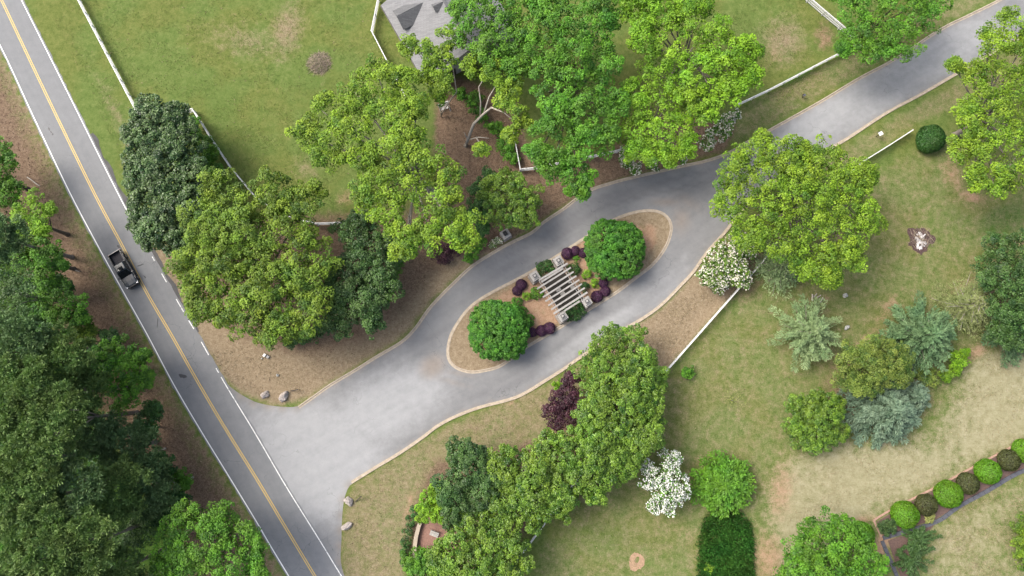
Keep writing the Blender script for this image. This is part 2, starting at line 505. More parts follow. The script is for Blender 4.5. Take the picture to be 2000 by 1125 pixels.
def grid_mesh(name, xs, ys, mat, z=0.0):
    X, Y = np.meshgrid(xs, ys)
    nx, ny = len(xs), len(ys)
    co = np.c_[X.ravel(), Y.ravel(), np.full(nx * ny, z)].astype(np.float32)
    i = (np.arange(ny - 1)[:, None] * nx + np.arange(nx - 1)[None]).ravel()
    F = np.c_[i, i + 1, i + nx + 1, i + nx].astype(np.int32)
    me = bpy.data.meshes.new(name)
    me.vertices.add(len(co)); me.vertices.foreach_set('co', co.ravel())
    me.loops.add(F.size); me.loops.foreach_set('vertex_index', F.ravel())
    me.polygons.add(len(F)); me.polygons.foreach_set('loop_start', np.arange(0, F.size, 4, dtype=np.int32))
    me.update(calc_edges=True)
    me.materials.append(mat)
    return me, X.ravel(), Y.ravel()

xs = np.r_[-900, -400, -200, -140, np.arange(-100, 100.01, .95), 140, 200, 400, 900]
ys = np.r_[-900, -400, -200, -110, np.arange(-60, 78.01, .95), 110, 200, 400, 900]
me, gx, gy = grid_mesh('ground', xs, ys, M_ground)
set_weights(me, gx, gy)
tag(link(bpy.data.objects.new('ground', me)), kind='structure')

# ---------------------------------------------------------------- roads
def asphalt(name, c_lo, c_hi, stain=False, along=0.0):
    m_, n, b, o = new_mat(name)
    P = pos(n)
    big = noise(n, .10, 4, .6, P)
    mid = noise(n, .8, 5, .7, P)
    fine = noise(n, 14, 3, .8, P)
    f = mth(n, 'ADD', mth(n, 'ADD', mth(n, 'MULTIPLY', big, .14), mth(n, 'MULTIPLY', mid, .40)), mth(n, 'MULTIPLY', fine, .46))
    mp = n.nodes.new('ShaderNodeMapping'); mp.inputs['Rotation'].default_value = (0, 0, -along); mp.inputs['Scale'].default_value = (.035, .9, 1)
    mp.vector_type = 'TEXTURE'; mp.inputs['Scale'].default_value = (26.0, 1.1, 1); mp.inputs['Rotation'].default_value = (0, 0, along)
    n.links.new(P, mp.inputs['Vector'])
    streak = noise(n, 1.0, 4, .6, mp.outputs[0])
    f = mth(n, 'ADD', mth(n, 'MULTIPLY', f, .8), mth(n, 'MULTIPLY', streak, .2))
    col = ramp(n, f, [(.36, c_lo), (.62, c_hi)])
    if stain:
        a = attr(n, 'stain')
        s = n.nodes.new('ShaderNodeSeparateColor'); n.links.new(a.outputs['Color'], s.inputs[0])
        wob = mth(n, 'MULTIPLY', mth(n, 'SUBTRACT', mid, .5), .4)
        def k(v): return sstep(n, mth(n, 'ADD', v, mth(n, 'MULTIPLY', wob, mth(n, 'GREATER_THAN', v, .01))), .05, .95)
        col = mix(n, k(s.outputs[1]), col, ramp(n, f, [(.36, (.300, .306, .310)), (.62, (.405, .412, .416))]))
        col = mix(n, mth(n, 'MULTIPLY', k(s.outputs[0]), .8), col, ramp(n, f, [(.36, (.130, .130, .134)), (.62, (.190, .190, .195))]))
        col = mix(n, mth(n, 'MULTIPLY', k(s.outputs[2]), .75), col, ramp(n, f, [(.36, (.230, .190, .155)), (.62, (.330, .280, .235))]))
    # hairline cracks
    vo = n.nodes.new('ShaderNodeTexVoronoi')
    vo.feature = 'DISTANCE_TO_EDGE'
    vo.inputs['Scale'].default_value = .22
    wv = n.nodes.new('ShaderNodeVectorMath'); wv.operation = 'ADD'
    nz = n.nodes.new('ShaderNodeTexNoise'); nz.inputs['Scale'].default_value = .5; nz.inputs['Detail'].default_value = 4
    n.links.new(P, nz.inputs['Vector'])
    sc = n.nodes.new('ShaderNodeVectorMath'); sc.operation = 'SCALE'; sc.inputs['Scale'].default_value = 3.0
    n.links.new(nz.outputs['Color'], sc.inputs[0])
    n.links.new(P, wv.inputs[0]); n.links.new(sc.outputs[0], wv.inputs[1])
    n.links.new(wv.outputs[0], vo.inputs['Vector'])
    crack = mth(n, 'MULTIPLY', mth(n, 'LESS_THAN', vo.outputs['Distance'], .006), sstep(n, big, .5, .6))
    col = mix(n, mth(n, 'MULTIPLY', crack, .35), col, (.06, .06, .06))
    n.links.new(mix(n, 1.0, col, (K, K, K), 'MULTIPLY'), b.inputs['Base Color'])
    b.inputs['Roughness'].default_value = .85
    b.inputs['Specular IOR Level'].default_value = .3
    bump(n, b, fine, .3, .02)
    return m_

def strip(name, A, B, z, mat, kind='structure', parent=None):
    """quad strip between two world polylines of equal length"""
    mb = MB()
    n = len(A)
    mb.add([(a[0], a[1], z) for a in A] + [(b_[0], b_[1], z) for b_ in B], [(i, i + 1, n + i + 1, n + i) for i in range(n - 1)])
    o = mb.build(name, mat, parent, recalc=False)
    me = o.data
    if me.polygons[0].normal.z < 0:
        me.flip_normals()
    if kind: o['kind'] = kind
    return o

def resample(L, m):
    d = np.r_[0, np.cumsum(np.linalg.norm(np.diff(L, axis=0), axis=1))]
    t = np.linspace(0, d[-1], m)
    return np.c_[np.interp(t, d, L[:, 0]), np.interp(t, d, L[:, 1])]

RL = resample(smooth_line(gl(ROAD_L), 1), 160)
RR = resample(smooth_line(gl(ROAD_R), 1), 160)
RY = resample(smooth_line(gl(ROAD_Y), 1), 160)
nl, nr, ny_ = normals2d(RL), normals2d(RR), normals2d(RY)
jit = rng.normal(0, .05, 160)
M_road = asphalt('road_asphalt', (.195, .201, .206), (.270, .277, .282), False, R_(-60.5))
M_shoulder = asphalt('shoulder_asphalt', (.060, .060, .062), (.140, .135, .130))
M_drive = asphalt('drive_asphalt', (.185, .188, .190), (.280, .284, .287), True, R_(30))
strip('road', RL - nl * (.28 + jit)[:, None], RR + nr * (.30 + jit[::-1])[:, None], .020, M_road)
sh = slice(44, 92)
strip('road_shoulder', RR[sh] + nr[sh] * .02, RR[sh] + nr[sh] * (.75 + .18 * np.sin(np.arange(48) * .9) + rng.normal(0, .07, 48))[:, None], .015, M_shoulder)

M_tar = plain('tar_patch', (.050, .050, .052), .6, var=.3, scale=6)
def tar(px, py, sx, sy, ang, seed):
    r_ = np.random.default_rng(seed); p = G(px, py); n_ = 16
    ts = np.linspace(0, 2 * math.pi, n_, endpoint=False)
    k_ = 1 + r_.normal(0, .16, n_)
    ca, sa_ = math.cos(ang), math.sin(ang)
    ring_ = [(p.x + (sx * c_ * ca - sy * d_ * sa_), p.y + (sx * c_ * sa_ + sy * d_ * ca), .024) for c_, d_ in zip(np.cos(ts) * k_, np.sin(ts) * k_)]
    o = MB().add(ring_, [tuple(range(n_))]).build('tar_patch', M_tar, recalc=False)
    if o.data.polygons[0].normal.z < 0: o.data.flip_normals()
    o['kind'] = 'structure'
for i_, q_ in enumerate(((357, 735, .62, .28, -.2), (96, 252, .12, .3, .5), (100, 258, .1, .25, .6), (103, 262, .14, .2, .4), (274, 518, .55, .1, .3), (283, 541, .3, .1, -.8), (232, 482, .3, .18, -.6), (308, 630, .06, .8, 0), (86, 265, .1, .1, 0))):
    tar(*q_, i_)
def paint(name, col, wear):
    m_, n, b, o = new_mat(name)
    P = pos(n)
    f = noise(n, 3.5, 5, .75, P)
    n.links.new(mix(n, sstep(n, f, wear, wear + .16), col, (.25, .25, .255)), b.inputs['Base Color'])
    b.inputs['Roughness'].default_value = .7
    return m_
M_line = paint('white_line_paint', (.78, .78, .76), .60)
M_line_worn = paint('worn_white_line_paint', (.70, .70, .68), .50)
M_yel = paint('yellow_line_paint', (.60, .41, .10), .60)
def line(name, L, nn, off, wdt, mat, a=0, b_=None):
    b_ = b_ or len(L)
    s = slice(a, b_)
    strip(name, L[s] + nn[s] * (off - wdt / 2), L[s] + nn[s] * (off + wdt / 2), .026, mat)
line('edge_line', RL, nl, 0, .14, M_line)
line('edge_line', RR, nr, 0, .125, M_line, 0, 72)
for a, b_ in ((73, 74.), (77, 79), (83, 86), (88, 90), (93, 96), (99, 100.)):
    a = int(a); b_ = int(b_)
    line('edge_line', RR, nr, 0, .125, M_line_worn, a, b_ + 1)
line('edge_line', RR, nr, 0, .125, M_line_worn, 101, 160)
line('centre_line', RY, ny_, -.13, .11, M_yel)
line('centre_line', RY, ny_, .13, .11, M_yel)

def area(name, poly, z, mat, step=1.2, kind='structure', parent=None, noisy=0.0):
    """filled, evenly triangulated area from a world polygon"""
    P = np.array(poly)
    lo, hi = P.min(0), P.max(0)
    gx_, gy_ = np.meshgrid(np.arange(lo[0], hi[0], step), np.arange(lo[1], hi[1], step))
    g = np.c_[gx_.ravel(), gy_.ravel()]
    d = poly_dist(g[:, 0], g[:, 1], P)
    g = g[d > step * .45]
    V = [Vector(p) for p in P] + [Vector(p) for p in g]
    n = len(P)
    r = delaunay_2d_cdt(V, [(i, (i + 1) % n) for i in range(n)], [], 1, 1e-5)
    me = bpy.data.meshes.new(name)
    me.from_pydata([(v.x, v.y, z) for v in r[0]], [], [tuple(f) for f in r[2]])
    me.materials.append(mat)
    if len(me.polygons) and sum(p.normal.z for p in me.polygons) < 0: me.flip_normals()
    o = link(bpy.data.objects.new(name, me), parent)
    if kind: o['kind'] = kind
    X = np.array([v.x for v in r[0]]); Y = np.array([v.y for v in r[0]])
    return o, X, Y

DN = smooth_line(gl(DRIVE_N), .7)
DS = smooth_line(gl(DRIVE_S), .7)
mouth = [G(600, 1015), G(520, 880), G(420, 725)]
poly = list(map(tuple, DS[::-1])) + [(p.x, p.y) for p in mouth] + list(map(tuple, DN))
drv, X, Y = area('driveway', poly, .010, M_drive, .5)
x, y = PX(X, Y)
dark = np.zeros_like(x); pale = np.zeros_like(x); dirt = np.zeros_like(x)
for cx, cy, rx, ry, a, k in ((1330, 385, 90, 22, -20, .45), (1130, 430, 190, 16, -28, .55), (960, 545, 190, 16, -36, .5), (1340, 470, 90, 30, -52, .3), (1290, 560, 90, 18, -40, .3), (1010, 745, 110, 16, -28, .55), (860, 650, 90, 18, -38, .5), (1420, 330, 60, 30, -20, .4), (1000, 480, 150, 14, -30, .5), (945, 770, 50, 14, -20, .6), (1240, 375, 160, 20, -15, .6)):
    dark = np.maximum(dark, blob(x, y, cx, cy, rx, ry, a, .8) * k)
for cx, cy, rx, ry, a, k in ((600, 900, 220, 170, 0, 1.0), (760, 790, 180, 90, -25, .9), (1180, 640, 140, 26, -32, .8), (1600, 235, 150, 45, -30, .85), (1100, 700, 90, 18, -32, .6), (1330, 520, 60, 20, -48, .4), (1850, 100, 190, 60, -30, .7), (1700, 180, 340, 90, -30, .62), (1250, 600, 260, 50, -38, .4)):
    pale = np.maximum(pale, blob(x, y, cx, cy, rx, ry, a, .6) * k)
for cx, cy, rx, ry, a, k in ((845, 715, 45, 34, -40, 1.0), (1330, 430, 34, 50, 10, .7), (1300, 395, 60, 14, 0, .7), (880, 745, 70, 12, 15, .5), (900, 730, 60, 10, 10, .6), (1345, 395, 60, 25, 30, .5)):
    dirt = np.maximum(dirt, blob(x, y, cx, cy, rx, ry, a, .9) * k)
# wheel tracks worn along both lanes
up = x > 850
for L, k in ((DN, .62), (DS, .42)):
    dd = np.min(np.linalg.norm(np.c_[X, Y][:, None] - L[None, ::3], axis=2), axis=1)
    tr_ = .9 * np.exp(-((dd - 1.9) / .42) ** 2) + np.exp(-((dd - 3.5) / .45) ** 2)
    dark = np.maximum(dark, tr_ * k * np.clip((x - 830) / 160, 0, 1) * np.clip((1560 - x) / 200, 0, 1))
# dust gathered along the kerbs
for L in (DN, DS):
    dd = np.min(np.linalg.norm(np.c_[X, Y][:, None] - L[None, ::3], axis=2), axis=1)
    dirt = np.maximum(dirt, np.clip(1 - dd / 1.5, 0, 1) * .75)
a = drv.data.attributes.new('stain', 'FLOAT_COLOR', 'POINT')
buf = np.ones((len(X), 4), np.float32); buf[:, 0] = dark; buf[:, 1] = pale; buf[:, 2] = dirt
a.data.foreach_set('color', buf.ravel())

def kerb(name, L, side, closed=False, wd=.20, pan=.26, top=.13):
    nn = normals2d(L, closed) * side
    prof = [(0, .0), (0, top - .02), (.025, top), (wd - .03, top), (wd, top - .04), (wd + .02, .035), (wd + pan, .022), (wd + pan, .0)]
    m = len(prof)
    mb = MB()
    vs_ = []
    for p, q in zip(L, nn):
        for u, h in prof:
            vs_.append((p[0] + q[0] * u, p[1] + q[1] * u, h))
    fs = []
    k = len(L)
    for i in range(k if closed else k - 1):
        j = (i + 1) % k
        for s_ in range(m - 1):
            fs.append((i * m + s_, j * m + s_, j * m + s_ + 1, i * m + s_ + 1))
    if not closed:
        fs += [tuple(range(m)), tuple((k - 1) * m + s_ for s_ in reversed(range(m)))]
    mb.add(vs_, fs)
    o = mb.build(name, M_conc)
    o['kind'] = 'structure'
    return o
KN = smooth_line(gl(DRIVE_N[5:]), .6)
KS = smooth_line(gl(DRIVE_S[5:]), .6)
KI = smooth_line(gl(ISLAND), .6, True)
kerb('kerb', KN, -1)
kerb('kerb', KS, 1)
cx_, cy_ = KI.mean(0)
nn = normals2d(KI, True)
inward = 1 if np.mean(np.sum(nn * (np.array([cx_, cy_]) - KI), axis=1)) > 0 else -1
KI_in = KI + nn * inward * .42
kerb('kerb', KI_in, -inward, True)

# raised planting island
M_bed = ground_material('island_soil')
isl, X, Y = area('island_bed', [tuple(p) for p in (KI_in + nn * inward * .003)], .10, M_bed, .6)
x, y = PX(X, Y)
bed = soft(x, y, [(930, 620), (975, 572), (1045, 530), (1160, 455), (1200, 440), (1262, 440), (1284, 470), (1262, 505), (1180, 560), (1110, 625), (1020, 672), (985, 690), (935, 690), (915, 660)], 8)
z0 = np.zeros_like(x)
clayw = np.maximum(bed * .72, blob(x, y, 1262, 470, 26, 45, 20, .5) * .8)
mulw = np.maximum(.22 + bed * .1, blob(x, y, 1060, 600, 90, 14, -30, .8) * .3)
for nm, ch in (('ga', (np.maximum(.9 - bed * .3, 0), mulw, clayw)), ('gb', (z0, bed * .15, z0))):
    a = isl.data.attributes.new(nm, 'FLOAT_COLOR', 'POINT')
    buf = np.ones((len(X), 4), np.float32)
    for k in range(3): buf[:, k] = ch[k]
    a.data.foreach_set('color', buf.ravel())
# raked ring round the north tree
# ---------------------------------------------------------------- vegetation engine
def leaf_mesh(name, Cn, D, N, L, W, tint, mat, fold=.12):
    n = len(Cn)
    D = D / (np.linalg.norm(D, axis=1)[:, None] + 1e-9)
    S = np.cross(D, N)
    S /= (np.linalg.norm(S, axis=1)[:, None] + 1e-9)
    Nn = np.cross(S, D)
    L = np.broadcast_to(L, n)[:, None]; W = np.broadcast_to(W, n)[:, None]
    v = np.empty((n, 4, 3), np.float32)
    v[:, 0] = Cn - D * L / 2
    v[:, 1] = Cn + S * W / 2 + Nn * W * fold + D * L * .06
    v[:, 2] = Cn + D * L / 2 - Nn * L * .08
    v[:, 3] = Cn - S * W / 2 + Nn * W * fold + D * L * .06
    me = bpy.data.meshes.new(name)
    me.vertices.add(n * 4); me.vertices.foreach_set('co', v.ravel())
    me.loops.add(n * 4); me.loops.foreach_set('vertex_index', np.arange(n * 4, dtype=np.int32))
    me.polygons.add(n); me.polygons.foreach_set('loop_start', np.arange(0, n * 4, 4, dtype=np.int32))
    me.update(calc_edges=True)
    a = me.attributes.new('tint', 'FLOAT', 'FACE')
    a.data.foreach_set('value', np.clip(tint, 0, 1).astype(np.float32))
    me.materials.append(mat)
    return me

def dirs(n, zmin=-.25):
    z = rng.uniform(zmin, 1, n)
    t = rng.uniform(0, 2 * math.pi, n)
    r = np.sqrt(np.clip(1 - z * z, 0, 1))
    return np.c_[r * np.cos(t), r * np.sin(t), z]

def unit(a):
    return a / (np.linalg.norm(a, axis=1)[:, None] + 1e-9)

def lobes_of(blobs, k=7, fr=.46, flat=.7):
    out = []
    for c, R in blobs:
        out.append((np.array(c), R * .55))
        for d in dirs(int(k * 1.8), -.1):
            out.append((np.array(c) + d * R * rng.uniform(.58, .86) * np.array([1, 1, 1.05 * flat]), R * fr * rng.uniform(.55, 1.0)))
    return out

def clumps_of(lobes, rc, cov, flat=.75, zmin=-.3, jitter=.14, zfloor=.3):
    Cc, Nn = [], []
    for i, (c, R) in enumerate(lobes):
        n = max(4, int(cov * 2.2 * (R / rc) ** 2))
        d = dirs(n, zmin)
        p = c + d * R * rng.uniform(1 - jitter, 1 + jitter * .6, n)[:, None] * np.array([1, 1, flat])
        ok = p[:, 2] > zfloor
        for j, (c2, R2) in enumerate(lobes):
            if j == i: continue
            q = (p - c2) / np.array([1, 1, flat])
            ok &= np.linalg.norm(q, axis=1) > R2 * .80
        Cc.append(p[ok]); Nn.append(d[ok])
    return np.concatenate(Cc), np.concatenate(Nn)

DENS, COV = 1.14, 1.02
def broad(lobes, rc=.75, cov=1.0, lpc=34, L=.30, W=.20, flat=.75, zmin=-.12, up=.55, fill=.30, gap=.0, jitter=.26):
    Cc, Nn = clumps_of(lobes, rc, cov * (COV if rc > .32 else 1.0), flat, zmin, jitter)
    if gap > 0:
        keep = rng.random(len(Cc)) > gap
        Cc, Nn = Cc[keep], Nn[keep]
    m = len(Cc)
    sz = rng.uniform(.65, 1.3, m)
    cnt = np.maximum(6, (lpc * DENS * sz ** 2).astype(int))
    idx = np.repeat(np.arange(m), cnt)
    n = len(idx)
    axis = unit(Nn * .8 + np.array([0, 0, up]) + rng.normal(0, .18, (m, 3)))
    d = dirs(n, -.7)
    a = axis[idx]
    d = d + a * .7
    d = unit(d)
    r = rc * sz[idx] * rng.uniform(.45, 1.0, n) ** .6
    p = Cc[idx] + d * r[:, None] * np.array([1, 1, .8])
    nrm = unit(d * .55 + a * .35 + np.array([0, 0, .7]) + rng.normal(0, .34, (n, 3)))
    ld = np.cross(nrm, rng.normal(0, 1, (n, 3))) + d * .5
    ct_ = rng.normal(.5, .24, m)
    tint = ct_[idx] + rng.normal(0, .17, n)
    lsc = rng.uniform(.7, 1.25, n)
    if fill > 0:
        k = int(n * fill)
        li = rng.integers(0, len(lobes), k)
        lc = np.array([l[0] for l in lobes])[li]; lr = np.array([l[1] for l in lobes])[li]
        q = lc + dirs(k, -.6) * (lr * rng.random(k) ** .4 * .9)[:, None] * np.array([1, 1, flat])
        p = np.r_[p, q]; nrm = np.r_[nrm, unit(dirs(k, 0) + np.array([0, 0, .6]))]
        ld = np.r_[ld, rng.normal(0, 1, (k, 3))]; tint = np.r_[tint, rng.normal(.45, .2, k)]; lsc = np.r_[lsc, rng.uniform(.9, 1.4, k)]
    ok = p[:, 2] > .12
    return p[ok], ld[ok], nrm[ok], L * lsc[ok], W * lsc[ok], tint[ok]

def topiary(lobes, L=.16, W=.11, cover=2.6, flat=.75, rough=.035, zmin=-.45):
    """sheared plant: one even skin of small leaves"""
    P_, N_, T_ = [], [], []
    for i, (c, R) in enumerate(lobes):
        n = int(cover * 2 * math.pi * R * R * 1.3 / (L * W * .5))
        d = dirs(n, zmin)
        ph = rng.uniform(0, 6, 4)
        wav = 1 + .03 * np.sin(d[:, 0] * 5 + ph[0]) * np.sin(d[:, 1] * 5 + ph[1]) + .02 * np.sin(d[:, 2] * 7 + ph[2] + d[:, 0] * 4)
        p = c + d * (R * wav * (1 - np.abs(rng.normal(0, rough, n)) * 1.6 + .02))[:, None] * np.array([1, 1, flat])
        ok = p[:, 2] > .1
        for j, (c2, R2) in enumerate(lobes):
            if j != i: ok &= np.linalg.norm((p - c2) / np.array([1, 1, flat]), axis=1) > R2 * .93
        P_.append(p[ok]); N_.append(d[ok]); T_.append(.5 + .10 * np.sin(d[ok, 0] * 4 + ph[3]) + rng.normal(0, .2, ok.sum()))
    p = np.concatenate(P_); d = np.concatenate(N_); t = np.concatenate(T_); n = len(p)
    return p, np.cross(d, rng.normal(0, 1, (n, 3))) + d * .5, unit(d + rng.normal(0, .45, (n, 3))), L * rng.uniform(.7, 1.3, n), W * rng.uniform(.7, 1.3, n), t

def pine(lobes, rc=.8, cov=.8, per=44, L=.62, W=.10, flat=.7, zmin=-.2, gap=.0):
    """rounded tufts of long needles pointing up and outward"""
    Cc, Nn = clumps_of(lobes, rc, cov, flat, zmin, .22)
    if gap > 0:
        keep = rng.random(len(Cc)) > gap
        Cc, Nn = Cc[keep], Nn[keep]
    m = len(Cc)
    sz = rng.uniform(.7, 1.25, m)
    idx = np.repeat(np.arange(m), per)
    n = len(idx)
    axis = unit(Nn * .55 + np.array([0, 0, .8]))
    d = unit(dirs(n, -.35) + axis[idx] * .45)
    p = Cc[idx] + d * (rc * sz[idx] * rng.uniform(.45, .95, n))[:, None]
    nrm = unit(np.cross(d, rng.normal(0, 1, (n, 3))) + np.array([0, 0, .7]))
    tint = rng.normal(.5, .14, m)[idx] + rng.normal(0, .12, n)
    return p, d + rng.normal(0, .18, (n, 3)), nrm, L * sz[idx] * rng.uniform(.7, 1.2, n), np.full(n, W), tint

def radial(c, R, h, nb=150, dens=11, L=.5, W=.10, z0=.4, droop=.12, spread=.75, taper=.85, rise=0.0, uneven=.18):
    """whorled conifer: branches reach out from one stem, sprays leave them on both sides"""
    ps, ds, ts = [], [], []
    lines = []
    for b_ in range(nb):
        t = (b_ + rng.random()) / nb
        az = b_ * 2.399 + rng.normal(0, .25)
        ln = R * (1 - t) ** taper * rng.uniform(1 - uneven, 1 + uneven * .6) + .25
        zb = z0 + t * (h - z0)
        o_ = np.array([math.cos(az), math.sin(az), 0])
        side = np.array([-o_[1], o_[0], 0])
        m = max(5, int(ln * dens))
        s = rng.uniform(.12, 1, m) ** .75
        k = rng.choice([-1, 1], m)
        wdt = spread * (.25 + .75 * np.sin(np.clip(s, 0, 1) * math.pi * .8)) * ln * .26
        off = rng.random(m) * wdt
        P = c + o_ * (s * ln)[:, None] + side * (k * off)[:, None]
        P[:, 2] = zb + rise * ln * s - droop * ln * s ** 2 + rng.normal(0, .07, m) - off * .12
        ps.append(P)
        ds.append(o_ * .8 + side * (k * (.35 + .4 * rng.random(m)))[:, None] + np.array([0, 0, .15]) + rng.normal(0, .18, (m, 3)))
        ts.append(rng.normal(.48, .13) + (s - .5) * .25 + rng.normal(0, .12, m))
        lines.append((zb, o_, ln))
    p = np.concatenate(ps); d = np.concatenate(ds); t = np.concatenate(ts)
    n = len(p)
    nrm = unit(np.array([0, 0, 1.0]) + rng.normal(0, .38, (n, 3)))
    return (p, d, nrm, L * rng.uniform(.7, 1.3, n), W * rng.uniform(.8, 1.3, n), t), lines

def wpx(blobs, z):
    """photo blobs (px, py, radius px[, z]) to world lobes"""
    out = []
    for b_ in blobs:
        zz = b_[3] if len(b_) > 3 else z
        P = G(b_[0], b_[1], zz)
        out.append((np.array(P), b_[2] * (CAM_H - zz) / F_PX * 1.01))
    return out

def trunk_and_limbs(root, base, lobes, r, mat, top=None, limb_to=None, lean=(0, 0)):
    cz = float(np.mean([l[0][2] for l in lobes]))
    cc = np.mean([l[0] for l in lobes], axis=0) - base
    fork = Vector((cc[0] * .35 + lean[0], cc[1] * .35 + lean[1], cz * .5))
    tip = Vector((cc[0] * .9, cc[1] * .9, cz * .95 + .5))
    MB().tube([(0, 0, -.1), (0, 0, .25), fork * .5, fork, fork.lerp(tip, .6), tip], [r * 1.5, r * 1.1, r * .95, r * .75, r * .4, r * .12], 8).build('trunk', mat, root, True)
    for c, R in (limb_to or lobes):
        e = Vector(c - base)
        s = fork.lerp(tip, random.uniform(.0, .45))
        mid = s.lerp(e, .5) + Vector((random.uniform(-.4, .4), random.uniform(-.4, .4), random.uniform(.0, .6)))
        mb = MB().tube([s, mid, e, e + (e - mid) * .15 + Vector((0, 0, .1))], [r * .42, r * .3, r * .17, r * .05], 6)
        for k in range(3):
            q = mid.lerp(e, random.uniform(.2, 1))
            v = Vector((random.uniform(-1, 1), random.uniform(-1, 1), random.uniform(.2, .8))).normalized() * R * random.uniform(.4, .7)
            mb.tube([q, q + v * .55 + Vector((0, 0, -.1)), q + v], [r * .14, r * .09, r * .03], 5)
        mb.build('limb', mat, root, True)

def plant(name, label, cat, blobs, z, mat, style='broad', group=None, bark=None, r=.28, trunk=True, k=7, fr=.46, flat=.75, base=None, bloom=None, **kw):
    W_ = wpx(blobs, z)
    if base is None:
        wts = np.array([R ** 2 for c, R in W_])
        b_ = np.sum([c * w_ for (c, R), w_ in zip(W_, wts)], axis=0) / wts.sum()
    else:
        b_ = np.array(G(*base))
    b_ = np.array([b_[0], b_[1], 0.0])
    if PX(b_[0], b_[1])[0] is not None and style == 'island': pass
    root = empty(name, b_, 0, label, cat, group)
    if style == 'pine':
        lo = lobes_of(W_, k, fr, flat)
        data = pine(lo, flat=flat, **kw)
    elif style == 'topiary':
        data = topiary(W_, flat=flat, **kw)
    elif style == 'clipped':
        data = broad(W_, flat=flat, **{**dict(rc=.30, cov=2.0, lpc=22, L=.17, W=.11, fill=.1, zmin=-.5, jitter=.05, up=.2), **kw})
    else:
        lo = lobes_of(W_, k, fr, flat)
        data = broad(lo, flat=flat, **kw)
    p = data[0] - b_
    link(bpy.data.objects.new('crown', leaf_mesh('crown', p, *data[1:], LM[mat])), root)
    if bloom:
        bm_, frac, size = bloom
        n = len(p)
        up_ = np.nonzero(data[2][:, 2] > .2)[0]
        # flowers sit in patches on the outer leaves
        sel = up_[rng.random(len(up_)) < frac]
        q = p[sel] + data[2][sel] * .09
        m = len(sel)
        nrm = unit(data[2][sel] + rng.normal(0, .3, (m, 3)) + np.array([0, 0, .4]))
        o = link(bpy.data.objects.new('blossom', leaf_mesh('blossom', q, rng.normal(0, 1, (m, 3)), nrm, size * rng.uniform(.7, 1.3, m), size * rng.uniform(.7, 1.1, m), rng.random(m), LM[bm_])), root)
        o['kind'] = 'stuff'
    if trunk:
        trunk_and_limbs(root, b_, W_, r, bark or M_bark)
    return root

def conifer(name, label, cat, px, py, rpx, h, mat, zc=None, group=None, bark=None, twigs=False, squash=None, **kw):
    """px,py: where the crown is seen at half height"""
    zc = h * .45 if zc is None else zc
    P = G(px, py, zc)
    R = rpx * (CAM_H - zc) / F_PX
    root = empty(name, (P.x, P.y, 0), 0, label, cat, group)
    data, lines = radial(np.array([0, 0, 0.0]), R, h, **kw)
    link(bpy.data.objects.new('crown', leaf_mesh('crown', *data, LM[mat])), root)
    bk = bark or M_bark_grey
    MB().tube([(0, 0, -.1), (0, 0, h * .5), (0, 0, h * .97)], [.05 + h * .02, .03 + h * .012, .02], 7).build('trunk', bk, root, True)
    if twigs:
        for zb, o_, ln in lines[::max(1, len(lines) // 40)]:
            d = Vector(o_)
            rise = kw.get('rise', 0); dr = kw.get('droop', .12)
            MB().tube([(0, 0, zb), d * ln * .5 + Vector((0, 0, zb + rise * ln * .5 - dr * ln * .25)), d * ln * .95 + Vector((0, 0, zb + (rise - dr) * ln * .9))], [.07, .05, .02], 5).build('branch', bk, root, True)
    return root

# ---------------------------------------------------------------- house
def shingle_mat(name, lo, hi):
    m_, n, b, o = new_mat(name)
    g = n.nodes.new('ShaderNodeTexCoord').outputs['Object']
    br = n.nodes.new('ShaderNodeTexBrick')
    br.inputs['Scale'].default_value = 1.0
    br.inputs['Brick Width'].default_value = .9
    br.inputs['Row Height'].default_value = .16
    br.inputs['Mortar Size'].default_value = .012
    br.inputs['Color1'].default_value = (*lo, 1)
    br.inputs['Color2'].default_value = (*hi, 1)
    br.inputs['Mortar'].default_value = (lo[0] * .5, lo[1] * .5, lo[2] * .5, 1)
    n.links.new(g, br.inputs['Vector'])
    t = noise(n, 1.2, 5, .7, g)
    n.links.new(mix(n, mth(n, 'MULTIPLY', t, .5), br.outputs['Color'], ramp(n, noise(n, 9, 3, .7, g), [(.3, lo), (.7, hi)])), b.inputs['Base Color'])
    b.inputs['Roughness'].default_value = .9
    return m_
M_shingle = shingle_mat('roof_shingles', (.150, .152, .156), (.215, .217, .221))
M_shingle_d = shingle_mat('dark_shingles', (.085, .087, .091), (.125, .127, .131))  # darker grey for both dormer slopes and the ridge cap
M_siding = plain('house_siding', (.52, .50, .46), .8, var=.1)
M_win = plain('window_glass', (.02, .025, .03), .08, var=.1)
M_eave_strip = plain('eave_strip_dark', (.09, .08, .075), .6, var=.2)  # dark strip along the lower eave
EZ, RISE, DEPTH = 3.0, 3.5, 8.0
hA, hB = G(744, 10, EZ), G(831, 164, EZ)
hv = (hB - hA); hlen = hv.length; hv.normalize()
hu = Vector((-hv.y, hv.x, 0))                      # from the eave in towards the ridge
if hu.x < 0: hu = -hu
house = empty('house', (hA.x, hA.y, 0), 0, 'house with a light grey shingle roof and two dark dormers beside the treetops', 'house')
o0 = Vector((hA.x, hA.y, 0))
def H(u, v, z): return hu * u + hv * v + Vector((0, 0, z))
L_ = hlen + 4.5                                    # the house runs on beyond the photo's upper edge
v0 = 0.0
def slab(name, a, b, c, d, th, mat, parent):
    nn_ = (b - a).cross(d - a).normalized()
    if nn_.z < 0: nn_ = -nn_
    return MB().hexa([a - nn_ * th, b - nn_ * th, c - nn_ * th, d - nn_ * th], [a, b, c, d]).build(name, mat, parent)
slab('roof', H(0, v0, EZ), H(0, hlen, EZ), H(DEPTH, hlen, EZ + RISE), H(DEPTH, v0, EZ + RISE), .16, M_shingle, house)
